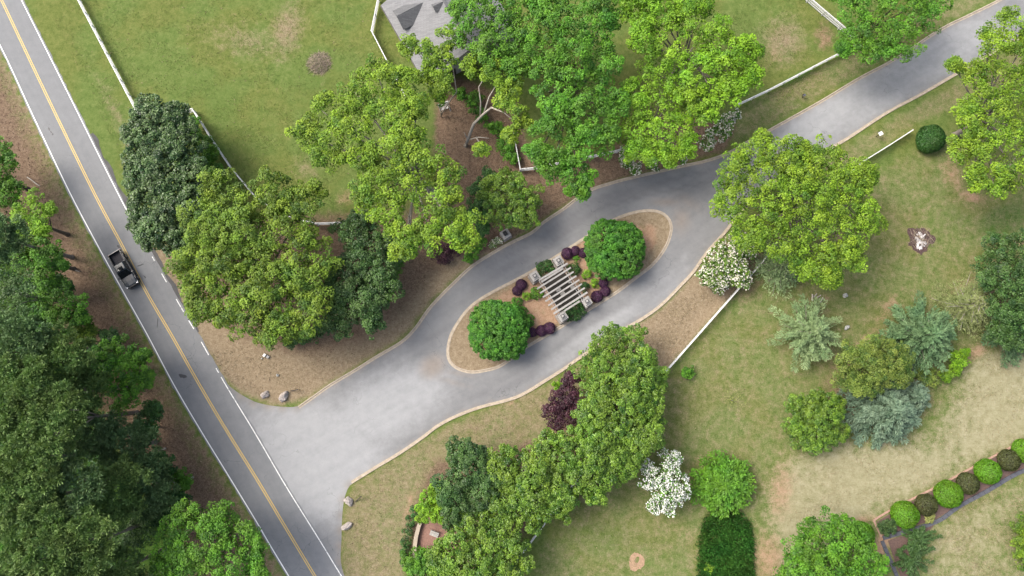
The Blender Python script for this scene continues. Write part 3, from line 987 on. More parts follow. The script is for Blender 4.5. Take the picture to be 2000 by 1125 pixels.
slab('roof', H(DEPTH * 2, v0, EZ), H(DEPTH * 2, hlen, EZ), H(DEPTH + .003, hlen, EZ + RISE - .002), H(DEPTH + .003, v0, EZ + RISE - .002), .16, M_shingle, house)
MB().bar(H(DEPTH, v0 - .02, EZ + RISE + .02), H(DEPTH, hlen + .02, EZ + RISE + .02), .3, .08).build('ridge_cap', M_shingle_d, house)
MB().bar(H(-.08, v0, EZ - .1), H(-.08, hlen, EZ - .1), .14, .13).build('eave_strip', M_eave_strip, house)
def wall(a, b, h0, h1, th=.2):
    MB().bar(a + Vector((0, 0, (h0 + h1) / 2)), b + Vector((0, 0, (h0 + h1) / 2)), th, h1 - h0).build('wall', M_siding, house)
i_ = .55
wall(H(i_, i_, 0), H(i_, hlen - i_, 0), 0, EZ - .05)
wall(H(2 * DEPTH - i_, i_, 0), H(2 * DEPTH - i_, hlen - i_, 0), 0, EZ - .05)
for v_ in (i_, hlen - i_):
    MB().add([H(i_ + .12, v_ - .1, 0), H(2 * DEPTH - i_ - .12, v_ - .1, 0), H(2 * DEPTH - i_ - .12, v_ - .1, EZ), H(DEPTH, v_ - .1, EZ + RISE - .35), H(i_ + .12, v_ - .1, EZ),
              H(i_ + .12, v_ + .1, 0), H(2 * DEPTH - i_ - .12, v_ + .1, 0), H(2 * DEPTH - i_ - .12, v_ + .1, EZ), H(DEPTH, v_ + .1, EZ + RISE - .35), H(i_ + .12, v_ + .1, EZ)],
             [(0, 1, 2, 3, 4), (9, 8, 7, 6, 5), (0, 5, 6, 1), (1, 6, 7, 2), (2, 7, 8, 3), (3, 8, 9, 4), (4, 9, 5, 0)]).build('gable_wall', M_siding, house)
for v_ in (3.0, 6.0, 9.5):
    if v_ < hlen - 1:
        fr_ = MB().bar(H(i_ - .13, v_ - .55, 1.7), H(i_ - .13, v_ + .55, 1.7), .06, 1.3).build('window', M_white, house)
        MB().bar(H(i_ - .17, v_ - .45, 1.7), H(i_ - .17, v_ + .45, 1.7), .04, 1.1).build('pane', M_win, fr_)
fr_ = MB().bar(H(4.2, hlen - i_ + .13, 1.05), H(5.2, hlen - i_ + .13, 1.05), .06, 2.1).build('door', M_dkwood, house)
def rz_(u): return EZ + RISE * u / DEPTH
def dormer(uf, vc, wd, hh, back):
    """gabled dormer facing the eave: front at uf, ridge height hh above the roof there"""
    zf = rz_(uf)
    zr = zf + hh
    ze = zf + hh * .42
    ub = min(uf + hh * DEPTH / RISE + .1, DEPTH)                # where its ridge meets the roof
    ue = uf + hh * .42 * DEPTH / RISE
    oh = .22
    d = MB().add([H(uf, vc - wd / 2, zf - .2), H(uf, vc + wd / 2, zf - .2), H(uf, vc + wd / 2, ze), H(uf, vc, zr - .12), H(uf, vc - wd / 2, ze),
                  H(ue, vc - wd / 2, zf - .2), H(ue, vc + wd / 2, zf - .2), H(ue, vc + wd / 2, ze), H(ue + .5, vc, zr - .12), H(ue, vc - wd / 2, ze)],
                 [(0, 1, 2, 3, 4), (9, 8, 7, 6, 5), (0, 5, 6, 1), (1, 6, 7, 2), (2, 7, 8, 3), (3, 8, 9, 4), (4, 9, 5, 0)]).build('dormer', M_siding, house)
    wi = MB().bar(H(uf - .03, vc - wd * .22, zf + hh * .30), H(uf - .03, vc + wd * .22, zf + hh * .30), .05, hh * .36).build('dormer_window', M_win, d)
    for s_ in (-1, 1):
        e = wd / 2 + oh
        drop = (zr - ze) / (wd / 2) * oh
        a, b, c, dd = H(uf - oh, vc, zr), H(ub, vc, zr), H(ue + .05 - drop, vc + s_ * e, ze - drop), H(uf - oh, vc + s_ * e, ze - drop)
        nn_ = (b - a).cross(dd - a).normalized()
        if nn_.z < 0: nn_ = -nn_
        t_ = nn_ * .09
        MB().hexa([a, b, c, dd], [a + t_, b + t_, c + t_, dd + t_]).build('dormer_roof', M_shingle_d, d)
dormer(1.2, 4.1, 2.9, 1.75, 0)
q_ = G(858, 14, rz_(6.0)) - hA
dormer(min(q_.dot(hu), 6.4), q_.dot(hv), .9, .6, 0)
# ---------------------------------------------------------------- fences
POST = MB().box(0, 0, .66, .13, .13, 1.32).box(0, 0, 1.345, .17, .17, .05).mesh('post', M_white)
RAIL = MB().box(.5, 0, 0, 1, .055, .20).mesh('rail', M_white)
CAP = MB().box(.5, 0, 0, 1, .13, .04).mesh('cap_rail', M_white)
def fence(label, pts, bay=2.44, zs=(.36, .76, 1.16), z=0.65, group='white rail fences'):
    W_ = [G(x, y, z) for x, y in pts]
    W_ = [Vector((p.x, p.y, 0)) for p in W_]
    root = empty('rail_fence', W_[0], 0, label, 'fence', group)
    o = W_[0].copy()
    first = True
    for a, b in zip(W_[:-1], W_[1:]):
        d = b - a
        n = max(1, round(d.length / bay))
        ang = math.atan2(d.y, d.x)
        for i in range(n + (1 if b is W_[-1] else 0)):
            p = a + d * i / n - o
            q = bpy.data.objects.new('post', POST); link(q, root)
            q.location = p; q.rotation_euler = (random.uniform(-.02, .02), random.uniform(-.02, .02), ang)
        for i in range(n):
            p = a + d * i / n - o
            q = bpy.data.objects.new('cap_rail', CAP); link(q, root)
            q.location = p + Vector((0, 0, 1.40)); q.scale = (d.length / n - .008, 1, 1); q.rotation_euler = (0, random.uniform(-.006, .006), ang)
            for zz in zs:
                q = bpy.data.objects.new('rail', RAIL); link(q, root)
                q.location = p + Vector((0, 0, zz + random.uniform(-.015, .015)))
                q.scale = (d.length / n - .01, 1, 1)
                q.rotation_euler = (0, random.uniform(-.008, .008), ang)
    return root
fence('long white rail fence running beside the main road to the dark magnolia', [(94, -115), (155, 0), (210, 105), (266, 212), (290, 258)])
fence('white rail fence that turns a corner behind the dark magnolia and curves below the oaks', [(362, 221), (379, 216), (425, 288), (452, 328), (500, 385), (540, 412), (575, 428), (620, 438), (672, 436), (740, 420)])
fence('white rail fence with a bend beside the grey roofed house', [(746, -30), (740, 0), (727, 64), (762, 132), (800, 205)])
fence('short white rail fence standing in the red mulch behind the bare limbed tree', [(1003, 262), (1009, 295), (1016, 333), (1043, 330), (1100, 318), (1160, 306), (1206, 296), (1270, 270)])
fence('white rail fence along the verge between the lime green tree and the upper drive', [(1440, 206), (1500, 178), (1560, 147), (1617, 117), (1666, 92)])
fence('white rail fence with three visible rails at the upper photo edge', [(1540, -36), (1578, 0), (1608, 26), (1640, 53), (1664, 74)])
fence('short white rail fence end near the clipped dark ball shrub', [(1778, 257), (1733, 286), (1688, 314), (1640, 352)])
fence('white rail fence between the white flowering rhododendron and the magnolia hedge', [(1500, 496), (1484, 516), (1430, 577), (1366, 650), (1299, 726), (1240, 795), (1180, 866), (1110, 958), (1047, 1044), (1019, 1081), (990, 1120)])

# ---------------------------------------------------------------- pergola on the island
pc = G(1096, 563, 0)
pu = (G(1146, 540, 3) - G(1096, 572, 3)); pu.z = 0; pu.normalize()
pv = Vector((pu.y, -pu.x, 0))                     # along the girders, away from the north kerb
UL, UR, LL, LR = (G(1045, 538, 3.1), G(1091.5, 508, 3.1), G(1099.5, 617, 3.1), G(1147, 588, 3.1))
mid = (UL + UR + LL + LR) / 4
perg = empty('pergola', (mid.x, mid.y, .1), 0, 'pale timber pergola on four stone pillars in the middle of the island', 'pergola')
def P_(p, z): return Vector((p.x - mid.x, p.y - mid.y, z))
pang = math.atan2(pu.y, pu.x)
for q, outv in ((UL, -1), (UR, -1), (LL, 1), (LR, 1)):
    b_ = P_(q, 0)
    mb = MB()
    h = 0.0
    for c_ in range(7):                            # rough stone courses
        s_ = 1.02 + random.uniform(-.035, .035) - c_ * .012
        mb.box(b_.x + random.uniform(-.02, .02), b_.y + random.uniform(-.02, .02), h + .17, s_, s_ + random.uniform(-.03, .03), .335, pang)
        h += .34
    pl_ = mb.build('pillar', M_stone, perg)
    MB().box(b_.x, b_.y, .22, 1.5, 1.5, .44, pang, .96).build('plinth', M_stone, pl_)
    # buttress shoulder on the kerb side
    sh_ = b_ + pv * outv * .55
    MB().box(sh_.x, sh_.y, .75, 1.05, .5, 1.5, pang, .92).build('shoulder', M_stone, pl_)
    MB().box(b_.x, b_.y, h + .05, 1.24, 1.24, .10, pang).build('capstone', M_capstone, pl_)
    MB().box(b_.x, b_.y, h + .21, .86, .86, .20, pang, .92).build('upper_cap', M_capstone, pl_)
    MB().box(b_.x, b_.y, h + .37, .56, .56, .11, pang).build('lantern_base', M_stone_d, pl_)
    MB().box(b_.x, b_.y, h + .49, .34, .34, .12, pang, .7).build('finial', M_capstone, pl_)
bz = 2.55
gr1a, gr1b = G(1056.5, 549, 3.0), G(1092, 611, 3.0)
gr2a, gr2b = G(1098, 514, 3.0), G(1136, 580, 3.0)
for a, b in ((gr1a, gr1b), (gr2a, gr2b)):
    for s_ in (-.16, .16):
        MB().bar(P_(a, bz) + pu * s_ - pv * .35, P_(b, bz) + pu * s_ + pv * .35, .075, .26).build('girder', M_timber, perg)
rf = [((300, 486), (612, 304)), ((275, 585), (647, 350)), ((309, 632), (678, 396)), ((341, 677), (708, 441)), ((368, 722), (740, 486)), ((400, 768), (767, 530)), ((433, 812), (800, 573)), ((459, 858), (829, 622))]
TR = None
for k, (a, b) in enumerate(rf):
    A_ = G(1000 + a[0] / 5.625, 460 + a[1] / 5.625, 3.1); B_ = G(1000 + b[0] / 5.625, 460 + b[1] / 5.625, 3.1)
    wdt = .28 if k in (0, 7) else .23
    MB().bar(P_(A_, bz + .25), P_(B_, bz + .25), wdt, .22).build('rafter', M_timber, perg)
for (a, b) in (((322, 508), (560, 360)), ((575, 828), (745, 718))):
    A_ = G(1000 + a[0] / 5.625, 460 + a[1] / 5.625, 3.1); B_ = G(1000 + b[0] / 5.625, 460 + b[1] / 5.625, 3.1)
    MB().bar(P_(A_, bz + .19), P_(B_, bz + .19), .26, .20).build('end_beam', M_timber, perg)
M_dkbed = plain('dark_bed_ground', (.030, .026, .020), .95, var=.5, scale=9)  # near-black sheet over the ground between the pillars
inn = [G(1058, 552), G(1096, 524), G(1140, 582), G(1094, 610)]
area('pergola_bed', [(p.x, p.y) for p in inn], .125, M_dkbed, .5)
M_slab = plain('stepping_stone', (.42, .40, .36), .9, var=.2)
for (px, py, s_, lab) in ((1090.5, 566, .62, 'larger grey stepping stone in the dark bed under the pergola'), (1099, 574, .58, 'grey stepping stone beside the larger one under the pergola middle'), (1118, 561, .5, 'small grey stepping stone under the far girder of the pergola'), (1113, 551, .4, 'smallest grey stepping stone near the dark shrubs under the pergola')):
    p = G(px, py)
    o = MB().box(0, 0, .05, s_ * 1.25, s_ * .8, .10, pang, .95).build('stepping_stone', M_slab)
    o.location = (p.x, p.y, .12)
    tag(o, lab, 'stone', 'stepping stones under the pergola')

def pillar(px, py, label):
    p = G(px, py, 1.4)
    root = empty('stone_pillar', (p.x, p.y, 0), pang, label, 'pillar', None)
    mb = MB(); h = 0
    for c_ in range(4):
        s_ = 1.18 + random.uniform(-.03, .03) - c_ * .03
        mb.box(0, 0, h + .17, s_, s_, .335); h += .34
    mb.build('shaft', M_stone, root)
    MB().box(0, 0, .10, 1.42, 1.42, .2).build('plinth', M_stone, root)
    MB().box(0, 0, h + .05, 1.3, 1.3, .10).build('capstone', M_capstone, root)
    MB().box(0, .1, h + .3, .55, .7, .4, 0, .8).build('mail_box', M_black, root)
    for s_ in (-1, 1):
        MB().box(s_ * .33, .1, h + .17, .06, .8, .14).build('bracket', M_capstone, root)
pillar(987.5, 457, 'grey stone pillar with black box on top beside the upper kerb')

# ---------------------------------------------------------------- pickup truck
M_paint = plain('black_car_paint', (.010, .017, .023), .30, var=.05)  # blue in the base colour stands in for reflected sky
M_paint.node_tree.nodes['Principled BSDF'].inputs['Specular IOR Level'].default_value = .7
M_glass = plain('dark_car_glass', (.008, .010, .012), .04, var=.05)
M_chrome = plain('chrome', (.75, .75, .76), .12, metal=1.0, var=.03)
M_tyre = plain('tyre_rubber', (.015, .015, .015), .9, var=.2)
M_rim = plain('wheel_rim', (.45, .45, .46), .3, metal=.9, var=.05)
M_liner = plain('bed_liner', (.020, .019, .024), .75, var=.2, scale=10)
M_lamp = plain('headlight_glass', (.72, .74, .76), .1, var=.05)
M_tail = plain('tail_light', (.30, .012, .010), .2, var=.1)
ta, tb = G(215, 500, 1.0), G(262, 568, 1.0)
tdir = G(287, 652) - G(187, 472); tdir.z = 0; tdir.normalize()
tc = G(240, 526, 1.2)
truck = empty('pickup_truck', (tc.x, tc.y, .02), math.atan2(tdir.y, tdir.x), 'black crew cab pickup truck driving down the main road lane', 'pickup truck')
def ring(x, hw, z0, z1, r=.12, crown=.03):
    return [(x, -hw + .04, z0), (x, -hw, z0 + .18), (x, -hw, z1 - r), (x, -hw + r * .8, z1), (x, 0, z1 + crown), (x, hw - r * .8, z1), (x, hw, z1 - r), (x, hw, z0 + .18), (x, hw - .04, z0)]
b = MB().loft([ring(-1.02, .99, .48, 1.16), ring(.4, 1.0, .46, 1.16), ring(1.25, 1.0, .46, 1.17), ring(2.1, .99, .46, 1.12), ring(2.62, .95, .48, 1.05), ring(2.86, .84, .55, .92, .1)])
body = b.build('body', M_paint, truck, True)
for s_ in (-1, 1):
    w_ = MB().loft([[(x, s_ * y, z) for (y, z) in ((.86, .52), (.99, .62), (1.0, 1.10), (.97, 1.26), (.84, 1.26), (.83, .6))] for x in (-2.92, -1.03)]).build('bed_side', M_paint, truck)
    MB().bar((-2.9, s_ * .905, 1.275), (-1.05, s_ * .905, 1.275), .11, .03).build('bed_rail_cap', M_chrome if s_ < 0 and False else M_black, w_)
    MB().bar((-2.6, s_ * 1.003, 1.17), (2.0, s_ * 1.008, 1.10), .012, .03).build('trim_strip', M_chrome, truck)
MB().box(-1.98, 0, .66, 1.9, 1.66, .1).build('bed_floor', M_liner, truck)
for k in range(5):
    MB().box(-1.98, -.6 + k * .3, .72, 1.86, .1, .025).build('floor_rib', M_liner, truck)
tg = MB().box(-2.92, 0, .92, .09, 1.66, .66).build('tailgate', M_paint, truck)
MB().box(-2.975, 0, 1.1, .03, .3, .08).build('handle', M_black, tg)
MB().box(-1.06, 0, .95, .06, 1.66, .56).build('bed_front', M_paint, truck)
MB().box(-3.02, 0, .58, .16, 1.9, .2).build('rear_bumper', M_paint, truck)
# cab
def cab(x0, x1, hw, z, n=1): return [(x0, -hw, z), (x1, -hw, z), (x1, hw, z), (x0, hw, z)]
cabo = MB().loft([cab(-1.06, 1.30, .95, 1.14), cab(-.99, 1.05, .90, 1.34), cab(-.84, .42, .76, 1.80), cab(-.70, .26, .66, 1.90)]).build('cab', M_paint, truck)
bev = cabo.modifiers.new('soft', 'BEVEL'); bev.width = .05; bev.segments = 3
def quadp(name, pts, mat, th=.014, parent=truck):
    a, b_, c, d = [Vector(p) for p in pts]
    nn_ = (b_ - a).cross(d - a).normalized() * th
    cen = (a + b_ + c + d) / 4
    if nn_.dot(cen - Vector((0, 0, 1.2))) < 0: nn_ = -nn_
    return MB().hexa([a - nn_, b_ - nn_, c - nn_, d - nn_], [a + nn_, b_ + nn_, c + nn_, d + nn_]).build(name, mat, parent)
quadp('windshield', [(1.235, -.86, 1.19), (1.235, .86, 1.19), (.47, .70, 1.785), (.47, -.70, 1.785)], M_glass, .02)
quadp('rear_window', [(-1.02, -.70, 1.33), (-1.02, .70, 1.33), (-.86, .62, 1.75), (-.86, -.62, 1.75)], M_glass, .02)
for s_ in (-1, 1):
    quadp('side_window', [(.02, s_ * .918, 1.32), (.98, s_ * .918, 1.32), (.38, s_ * .785, 1.755), (.02, s_ * .785, 1.755)], M_glass, .016)
    quadp('side_window', [(-.92, s_ * .918, 1.32), (-.06, s_ * .918, 1.32), (-.06, s_ * .785, 1.755), (-.80, s_ * .785, 1.755)], M_glass, .016)
    for x_ in (.1, -.8):
        dr_ = MB().box(x_ + .28, s_ * 1.002, .84, .95, .02, .56).build('door', M_paint, truck)
        MB().box(x_ - .08, s_ * 1.02, 1.0, .18, .03, .035).build('handle', M_chrome, dr_)
    mi = MB().box(1.02, s_ * 1.13, 1.30, .15, .22, .2).build('mirror', M_chrome if s_ > 0 else M_paint, truck)
    MB().box(1.0, s_ * .995, 1.25, .06, .12, .05).build('mirror_arm', M_black, mi)
    MB().box(2.62, s_ * .80, .93, .34, .26, .2, s_ * -.28).build('headlight', M_lamp, truck)
    MB().box(-2.94, s_ * .93, 1.0, .08, .12, .4).build('tail_light', M_tail, truck)
    MB().box(.25, s_ * 1.03, .50, 2.3, .16, .05).build('running_board', M_black, truck)
    for x_ in (1.86, -1.86):
        tp = []
        for rr, yy in ((.26, .80), (.40, .81), (.415, .86), (.415, .99), (.39, 1.025), (.26, 1.025)):
            tp.append([(x_ + rr * math.cos(2 * math.pi * k / 20), s_ * yy, .41 + rr * math.sin(2 * math.pi * k / 20)) for k in range(20)])
        wl = MB().loft(tp, True).build('wheel', M_tyre, truck)
        MB().loft([[(x_ + rr * math.cos(2 * math.pi * k / 20), s_ * yy, .41 + rr * math.sin(2 * math.pi * k / 20)) for k in range(20)] for rr, yy in ((.25, 1.02), (.25, 1.035), (.1, 1.05))]).build('rim', M_rim, wl)
        fl = [(x_ + .50 * math.cos(t), s_ * 1.0, .45 + .50 * math.sin(t)) for t in np.linspace(.05, math.pi - .05, 9)]
        MB().tube(fl, .045, 6).build('wheel_arch', M_black, truck, True)
hood = MB().loft([[(x, -hw, z), (x, -hw * .55, z + .04), (x, -hw * .45, z + .015), (x, hw * .45, z + .015), (x, hw * .55, z + .04), (x, hw, z), (x, hw, z - .05), (x, -hw, z - .05)] for x, hw, z in ((1.30, .82, 1.215), (2.0, .80, 1.175), (2.62, .72, 1.085), (2.74, .66, 1.03))]).build('hood', M_paint, truck)
MB().box(2.80, 0, .82, .12, 1.2, .36).build('grille', M_black, truck)
MB().bar((2.87, -.58, .84), (2.87, .58, .84), .03, .05).build('grille_bar', M_chrome, truck)
MB().box(2.872, 0, .82, .02, 1.06, .26).build('grille_mesh', M_black, truck)
MB().loft([[(2.72, -.95, z), (2.95, -.62, z), (3.0, 0, z), (2.95, .62, z), (2.72, .95, z), (2.6, .9, z), (2.6, -.9, z)] for z in (.44, .66)]).build('front_bumper', M_paint, truck)
MB().box(0.08, 0, 1.912, .62, .74, .02).build('sunroof', M_glass, truck)
for s_ in (-1, 1):
    MB().bar((.55, s_ * .3 - .2, 1.72), (1.15, s_ * .3 + .12, 1.245), .03, .015).build('wiper', M_black, truck)

# ---------------------------------------------------------------- small things on the ground
def lump(name, px, py, sx, sy, sz, mat, label, cat, group=None, seed=0, z=0.0, parts=None):
    p = G(px, py, sz * .4)
    rr = np.random.default_rng(seed)
    import bmesh
    bm = bmesh.new()
    bmesh.ops.create_icosphere(bm, subdivisions=3, radius=1)
    ph = rr.uniform(0, 6, 9)
    for v in bm.verts:
        c_ = v.co
        k = 1 + .16 * math.sin(c_.x * 3.1 + ph[0]) * math.sin(c_.y * 3.7 + ph[1]) + .12 * math.sin(c_.z * 5 + c_.x * 4 + ph[2]) + .09 * math.sin(c_.y * 8 + ph[3]) * math.sin(c_.x * 9 + ph[4]) + rr.normal(0, .02)
        v.co = Vector((c_.x * sx * k, c_.y * sy * k, max(c_.z * k, -.35) * sz))
    me = bpy.data.meshes.new(name); bm.to_mesh(me); bm.free()
    me.materials.append(mat)
    o = link(bpy.data.objects.new(name, me))
    o.location = (p.x, p.y, z + sz * .25)
    o.rotation_euler = (0, 0, rr.uniform(0, 3))
    return tag(o, label, cat, group)
RG = 'boulders at the mouth of the drive'
lump('boulder', 554, 774, .88, .52, .6, M_rock, 'large pale jagged boulder beside the dark stake north of the drive mouth', 'boulder', RG, 1)
lump('boulder', 517, 771, .62, .5, .5, M_rock, 'small pinkish boulder beside the larger jagged one near the road', 'boulder', RG, 2)
lump('boulder', 681, 979, .5, .72, .55, M_rock, 'pale boulder beside the dark leaning stake south of the drive mouth', 'boulder', RG, 3)
lump('boulder', 677, 1028, .42, .8, .5, M_rock, 'long pale boulder on the verge edge below the leaning stake boulder', 'boulder', RG, 4)
lump('rock', 1651, 577, .32, .36, .4, M_ashrock, 'round white rock on the grass beside the bare patch', 'rock', 'loose rocks on the lawn', 5)
lump('rock', 1654, 640, .45, .25, .3, M_ashrock, 'flat pale rock on the grass near the feathery grey green tree', 'rock', 'loose rocks on the lawn', 6)
lump('rock', 542, 733, .2, .2, .26, M_ashrock, 'small white rock on the tan verge above the boulders', 'rock', None, 8)
M_sand = plain('sand', (.40, .265, .165), .95, var=.2, scale=2.5)
c_ = G(1243, 1097); n_ = 44; mb = MB(); vi, vo = [], []
for k in range(n_):
    t = 2 * math.pi * k / n_
    wo = 1 + .13 * math.sin(2 * t + 1) + .09 * math.sin(3 * t + 2) + random.uniform(-.06, .06)
    wi = 1 + .2 * math.sin(2 * t) + random.uniform(-.1, .1)
    vi.append((c_.x + .1 + .30 * math.cos(t) * wi, c_.y + .25 + .42 * math.sin(t) * wi, .012))
    vo.append((c_.x + .98 * math.cos(t) * wo, c_.y + 1.35 * math.sin(t) * wo, .012))
mb.add(vi + vo, [(k, n_ + k, n_ + (k + 1) % n_, (k + 1) % n_) for k in range(n_)])
o = mb.build('sand_ring', M_sand, recalc=False); o['kind'] = 'structure'
if o.data.polygons[0].normal.z < 0: o.data.flip_normals()
def stake(px, py, tx, ty, h, label):
    a, b_ = G(px, py), G(tx, ty, h)
    root = empty('wooden_stake', a, 0, label, 'stake', 'dark stakes by the drive mouth')
    d = b_ - a
    MB().bar((0, 0, -.1), d, .12, .10).build('post', M_dkwood, root)
    MB().box(d.x, d.y, d.z, .16, .16, .12).build('cap', M_dkwood, root)
stake(566, 764, 581, 761, 1.0, 'dark stake beside the large jagged boulder on the verge')
stake(693, 981, 705, 970, 1.1, 'dark leaning stake beside the pale boulder on the lower verge')

def sign(px, py, bx, by, h, sx, sy, mat, label, name, cat, ang):
    """small panel on a post"""
    top = G(px, py, h)
    root = empty(name, (top.x, top.y, 0), ang, label, cat)
    MB().box(0, 0, h / 2, .10, .10, h).build('post', M_dkwood, root)
    MB().box(0, 0, h + .04, sx, sy, .08).build('panel', mat, root)
    MB().box(0, 0, h + .10, sx * .55, sy * .55, .05).build('lid', mat, root)
    MB().box(.0, sy * .5 + .05, h - .2, .2, .1, .3).build('bracket', M_black, root)
sign(1720, 261, 1709, 268, 1.3, .62, .56, M_white, 'white box on a dark post between the upper drive and the fence end', 'utility_post', 'post', .5)
sign(1571, 186, 1566, 190, .8, .42, .3, plain('dark_grey_metal', (.12, .12, .15), .5), 'small dark grey box on a post on the verge above the upper drive', 'garden_lamp', 'lamp', .5)
def boxes(px, py, label):
    p = G(px, py)
    root = empty('utility_box', (p.x, p.y, 0), .9, label, 'utility box')
    MB().box(0, 0, .2, .42, .30, .4).build('housing', M_white, root)
    MB().box(0, 0, .42, .46, .34, .04).build('lid', M_white, root)
    MB().box(.1, -.5, .15, .4, .36, .3).build('grey_cover', plain('grey_plastic', (.3, .3, .3), .6), root)
boxes(518, 694, 'small white utility box on the tan verge below the olive oak')
p = G(512, 700); o = MB().box(0, 0, .1, .2, .2, .2, .4, .8).build('paving_stone', M_ashrock); o.location = (p.x, p.y, 0); tag(o, 'tiny pale stone block beside the white utility box', 'stone')

def log(px, py, ln, r, ang, label, z=None):
    p = G(px, py)
    root = empty('sawn_log', (p.x, p.y, r), ang, label, 'log', 'sawn pale logs')
    mb = MB().tube([(-ln / 2, 0, 0), (-ln / 4, .03, .01), (ln / 4, -.02, 0), (ln / 2, 0, 0)], [r, r * .97, r * .94, r * .9], 9)
    mb.build('log_body', M_bark_pale, root)
    MB().tube([(ln / 2, 0, 0), (ln / 2 + .012, 0, 0)], [r * .85, r * .85], 9).build('cut_face', M_rock, root)
log(1586, 581, .95, .13, 1.5, 'pale sawn log lying upright of the bare patch below the big oak')
log(1592, 577, .6, .1, .9, 'short pale sawn log touching the longer log by the bare patch')
log(1599, 579, .7, .09, .6, 'grey sawn log pointing at the bare patch')
log(1604, 586, .8, .12, 1.1, 'pale split log between the other logs and the feathery tree')
log(318, 877, 1.0, .16, .3, 'white sawn log lying in red mulch by the woods')
log(373, 934, .9, .18, .5, 'pale sawn log at the edge of the woods above the bright tree')
log(220, 530 + 128, 1.6, .06, -.2, 'thin fallen branch on the leaf litter at the wood edge')
log(145, 527, 1.9, .08, -.3, 'grey fallen branch beside the bright green wood edge tree')
log(66, 355, 2.4, .09, -.6, 'grey fallen branch below the first wood edge tree')

# brush pile and burnt pile
def brush(px, py, R, label, mats, n, name, cat, ashes=False):
    p = G(px, py)
    root = empty(name, (p.x, p.y, 0), 0, label, cat)
    for mi_, (mt, k) in enumerate(mats):
        mb = MB()
        for i in range(k):
            a, rr = random.uniform(0, 6.28), R * random.random() ** .6
            c_ = Vector((rr * math.cos(a), rr * math.sin(a), .08 + (1 - rr / R) * .55 * random.random()))
            d = Vector((random.uniform(-1, 1), random.uniform(-1, 1), random.uniform(-.25, .3))).normalized() * random.uniform(.25, .75)
            t = random.uniform(.012, .035)
            mb.bar(c_ - d, c_ + d, t, t)
        o = mb.build('twigs', mt, root); o['kind'] = 'stuff'
    if ashes:
        lo = [(np.array([rng.normal(0, .5), rng.normal(-.15, .7), .1]), .25) for _ in range(14)]
    return root
M_twig = plain('dry_twigs', (.42, .34, .25), .9, var=.3)
M_twig2 = plain('grey_twigs', (.17, .14, .11), .9, var=.35)
M_twig3 = plain('green_twigs', (.26, .27, .13), .9, var=.3)
brush(624, 124, 1.75, 'round mound of dry twigs and cut brush on the upper lawn', ((M_twig, 380), (M_twig2, 150), (M_twig3, 140)), 0, 'brush_pile', 'brush pile')
M_ash = plain('white_ash', (.78, .75, .75), .95, var=.28, scale=3)
M_char = plain('charcoal', (.10, .06, .055), .95, var=.5, scale=4)
bp = brush(1797, 468, 1.7, 'burnt brush pile with white ash on the lawn below the big willow oak', ((M_twig, 90), (M_twig2, 60)), 0, 'burn_pile', 'burn pile')
def flat_patch(R, z, mat, name, root, seed, sx=1, sy=1, ox=0, oy=0):
    rr = np.random.default_rng(seed)
    n = 40
    ts = np.linspace(0, 2 * math.pi, n, endpoint=False)
    ra = R * (1 + .14 * np.sin(ts * 3 + 1) + .1 * np.sin(ts * 5 + 2) + rr.normal(0, .07, n))
    rings = [[(ox + r_ * f * sx * math.cos(t) , oy + r_ * f * sy * math.sin(t), z + zz) for r_, t in zip(ra, ts)] for f, zz in ((1, .0), (.75, .06), (.45, .11), (.15, .13))]
    o = MB().loft(rings).build(name, mat, root)
    return o
flat_patch(1.9, .015, M_char, 'char_bed', bp, 1)
for k_, (ox_, oy_, r_) in enumerate(((-.1, -.5, .85), (.15, .25, .6), (-.55, .1, .4), (.5, -.6, .4), (.0, .8, .35))):
    flat_patch(r_, .075 + .006 * k_, M_ash, 'ash_heap', bp, 3 + k_, .85, 1.15, ox_, oy_)
for k in range(7):
    a = random.uniform(0, 6.3)
    o = MB().box(.5 * math.cos(a) * 1.6, .9 * math.sin(a), .2, random.uniform(.2, .4), random.uniform(.1, .2), .14, a).build('ember_log', M_char if k % 2 else M_ash, bp)

# white garden swing
p = G(868, 212)
sw = empty('garden_swing', (p.x, p.y, 0), R_(20), 'white timber garden swing standing on the red mulch under the bare limbs', 'swing')
for s_ in (-.75, .75):
    for e in (-.7, .7):
        MB().bar((s_, e, 0), (s_, 0, 2.1), .10, .10).build('leg', M_white, sw)
MB().bar((-.85, 0, 2.15), (.85, 0, 2.15), .12, .12).build('top_beam', M_white, sw)
for k in range(4):
    MB().bar((-.62, -.28 + k * .15, .5), (.62, -.28 + k * .15, .5), .1, .03).build('seat_slat', M_white, sw)
for k in range(3):
    MB().bar((-.62, .30, .62 + k * .16), (.62, .30, .62 + k * .16), .03, .1).build('back_slat', M_white, sw)
for s_ in (-.6, .6):
    MB().bar((s_, 0, .52), (s_, 0, 2.1), .025, .025).build('hanger', M_white, sw)

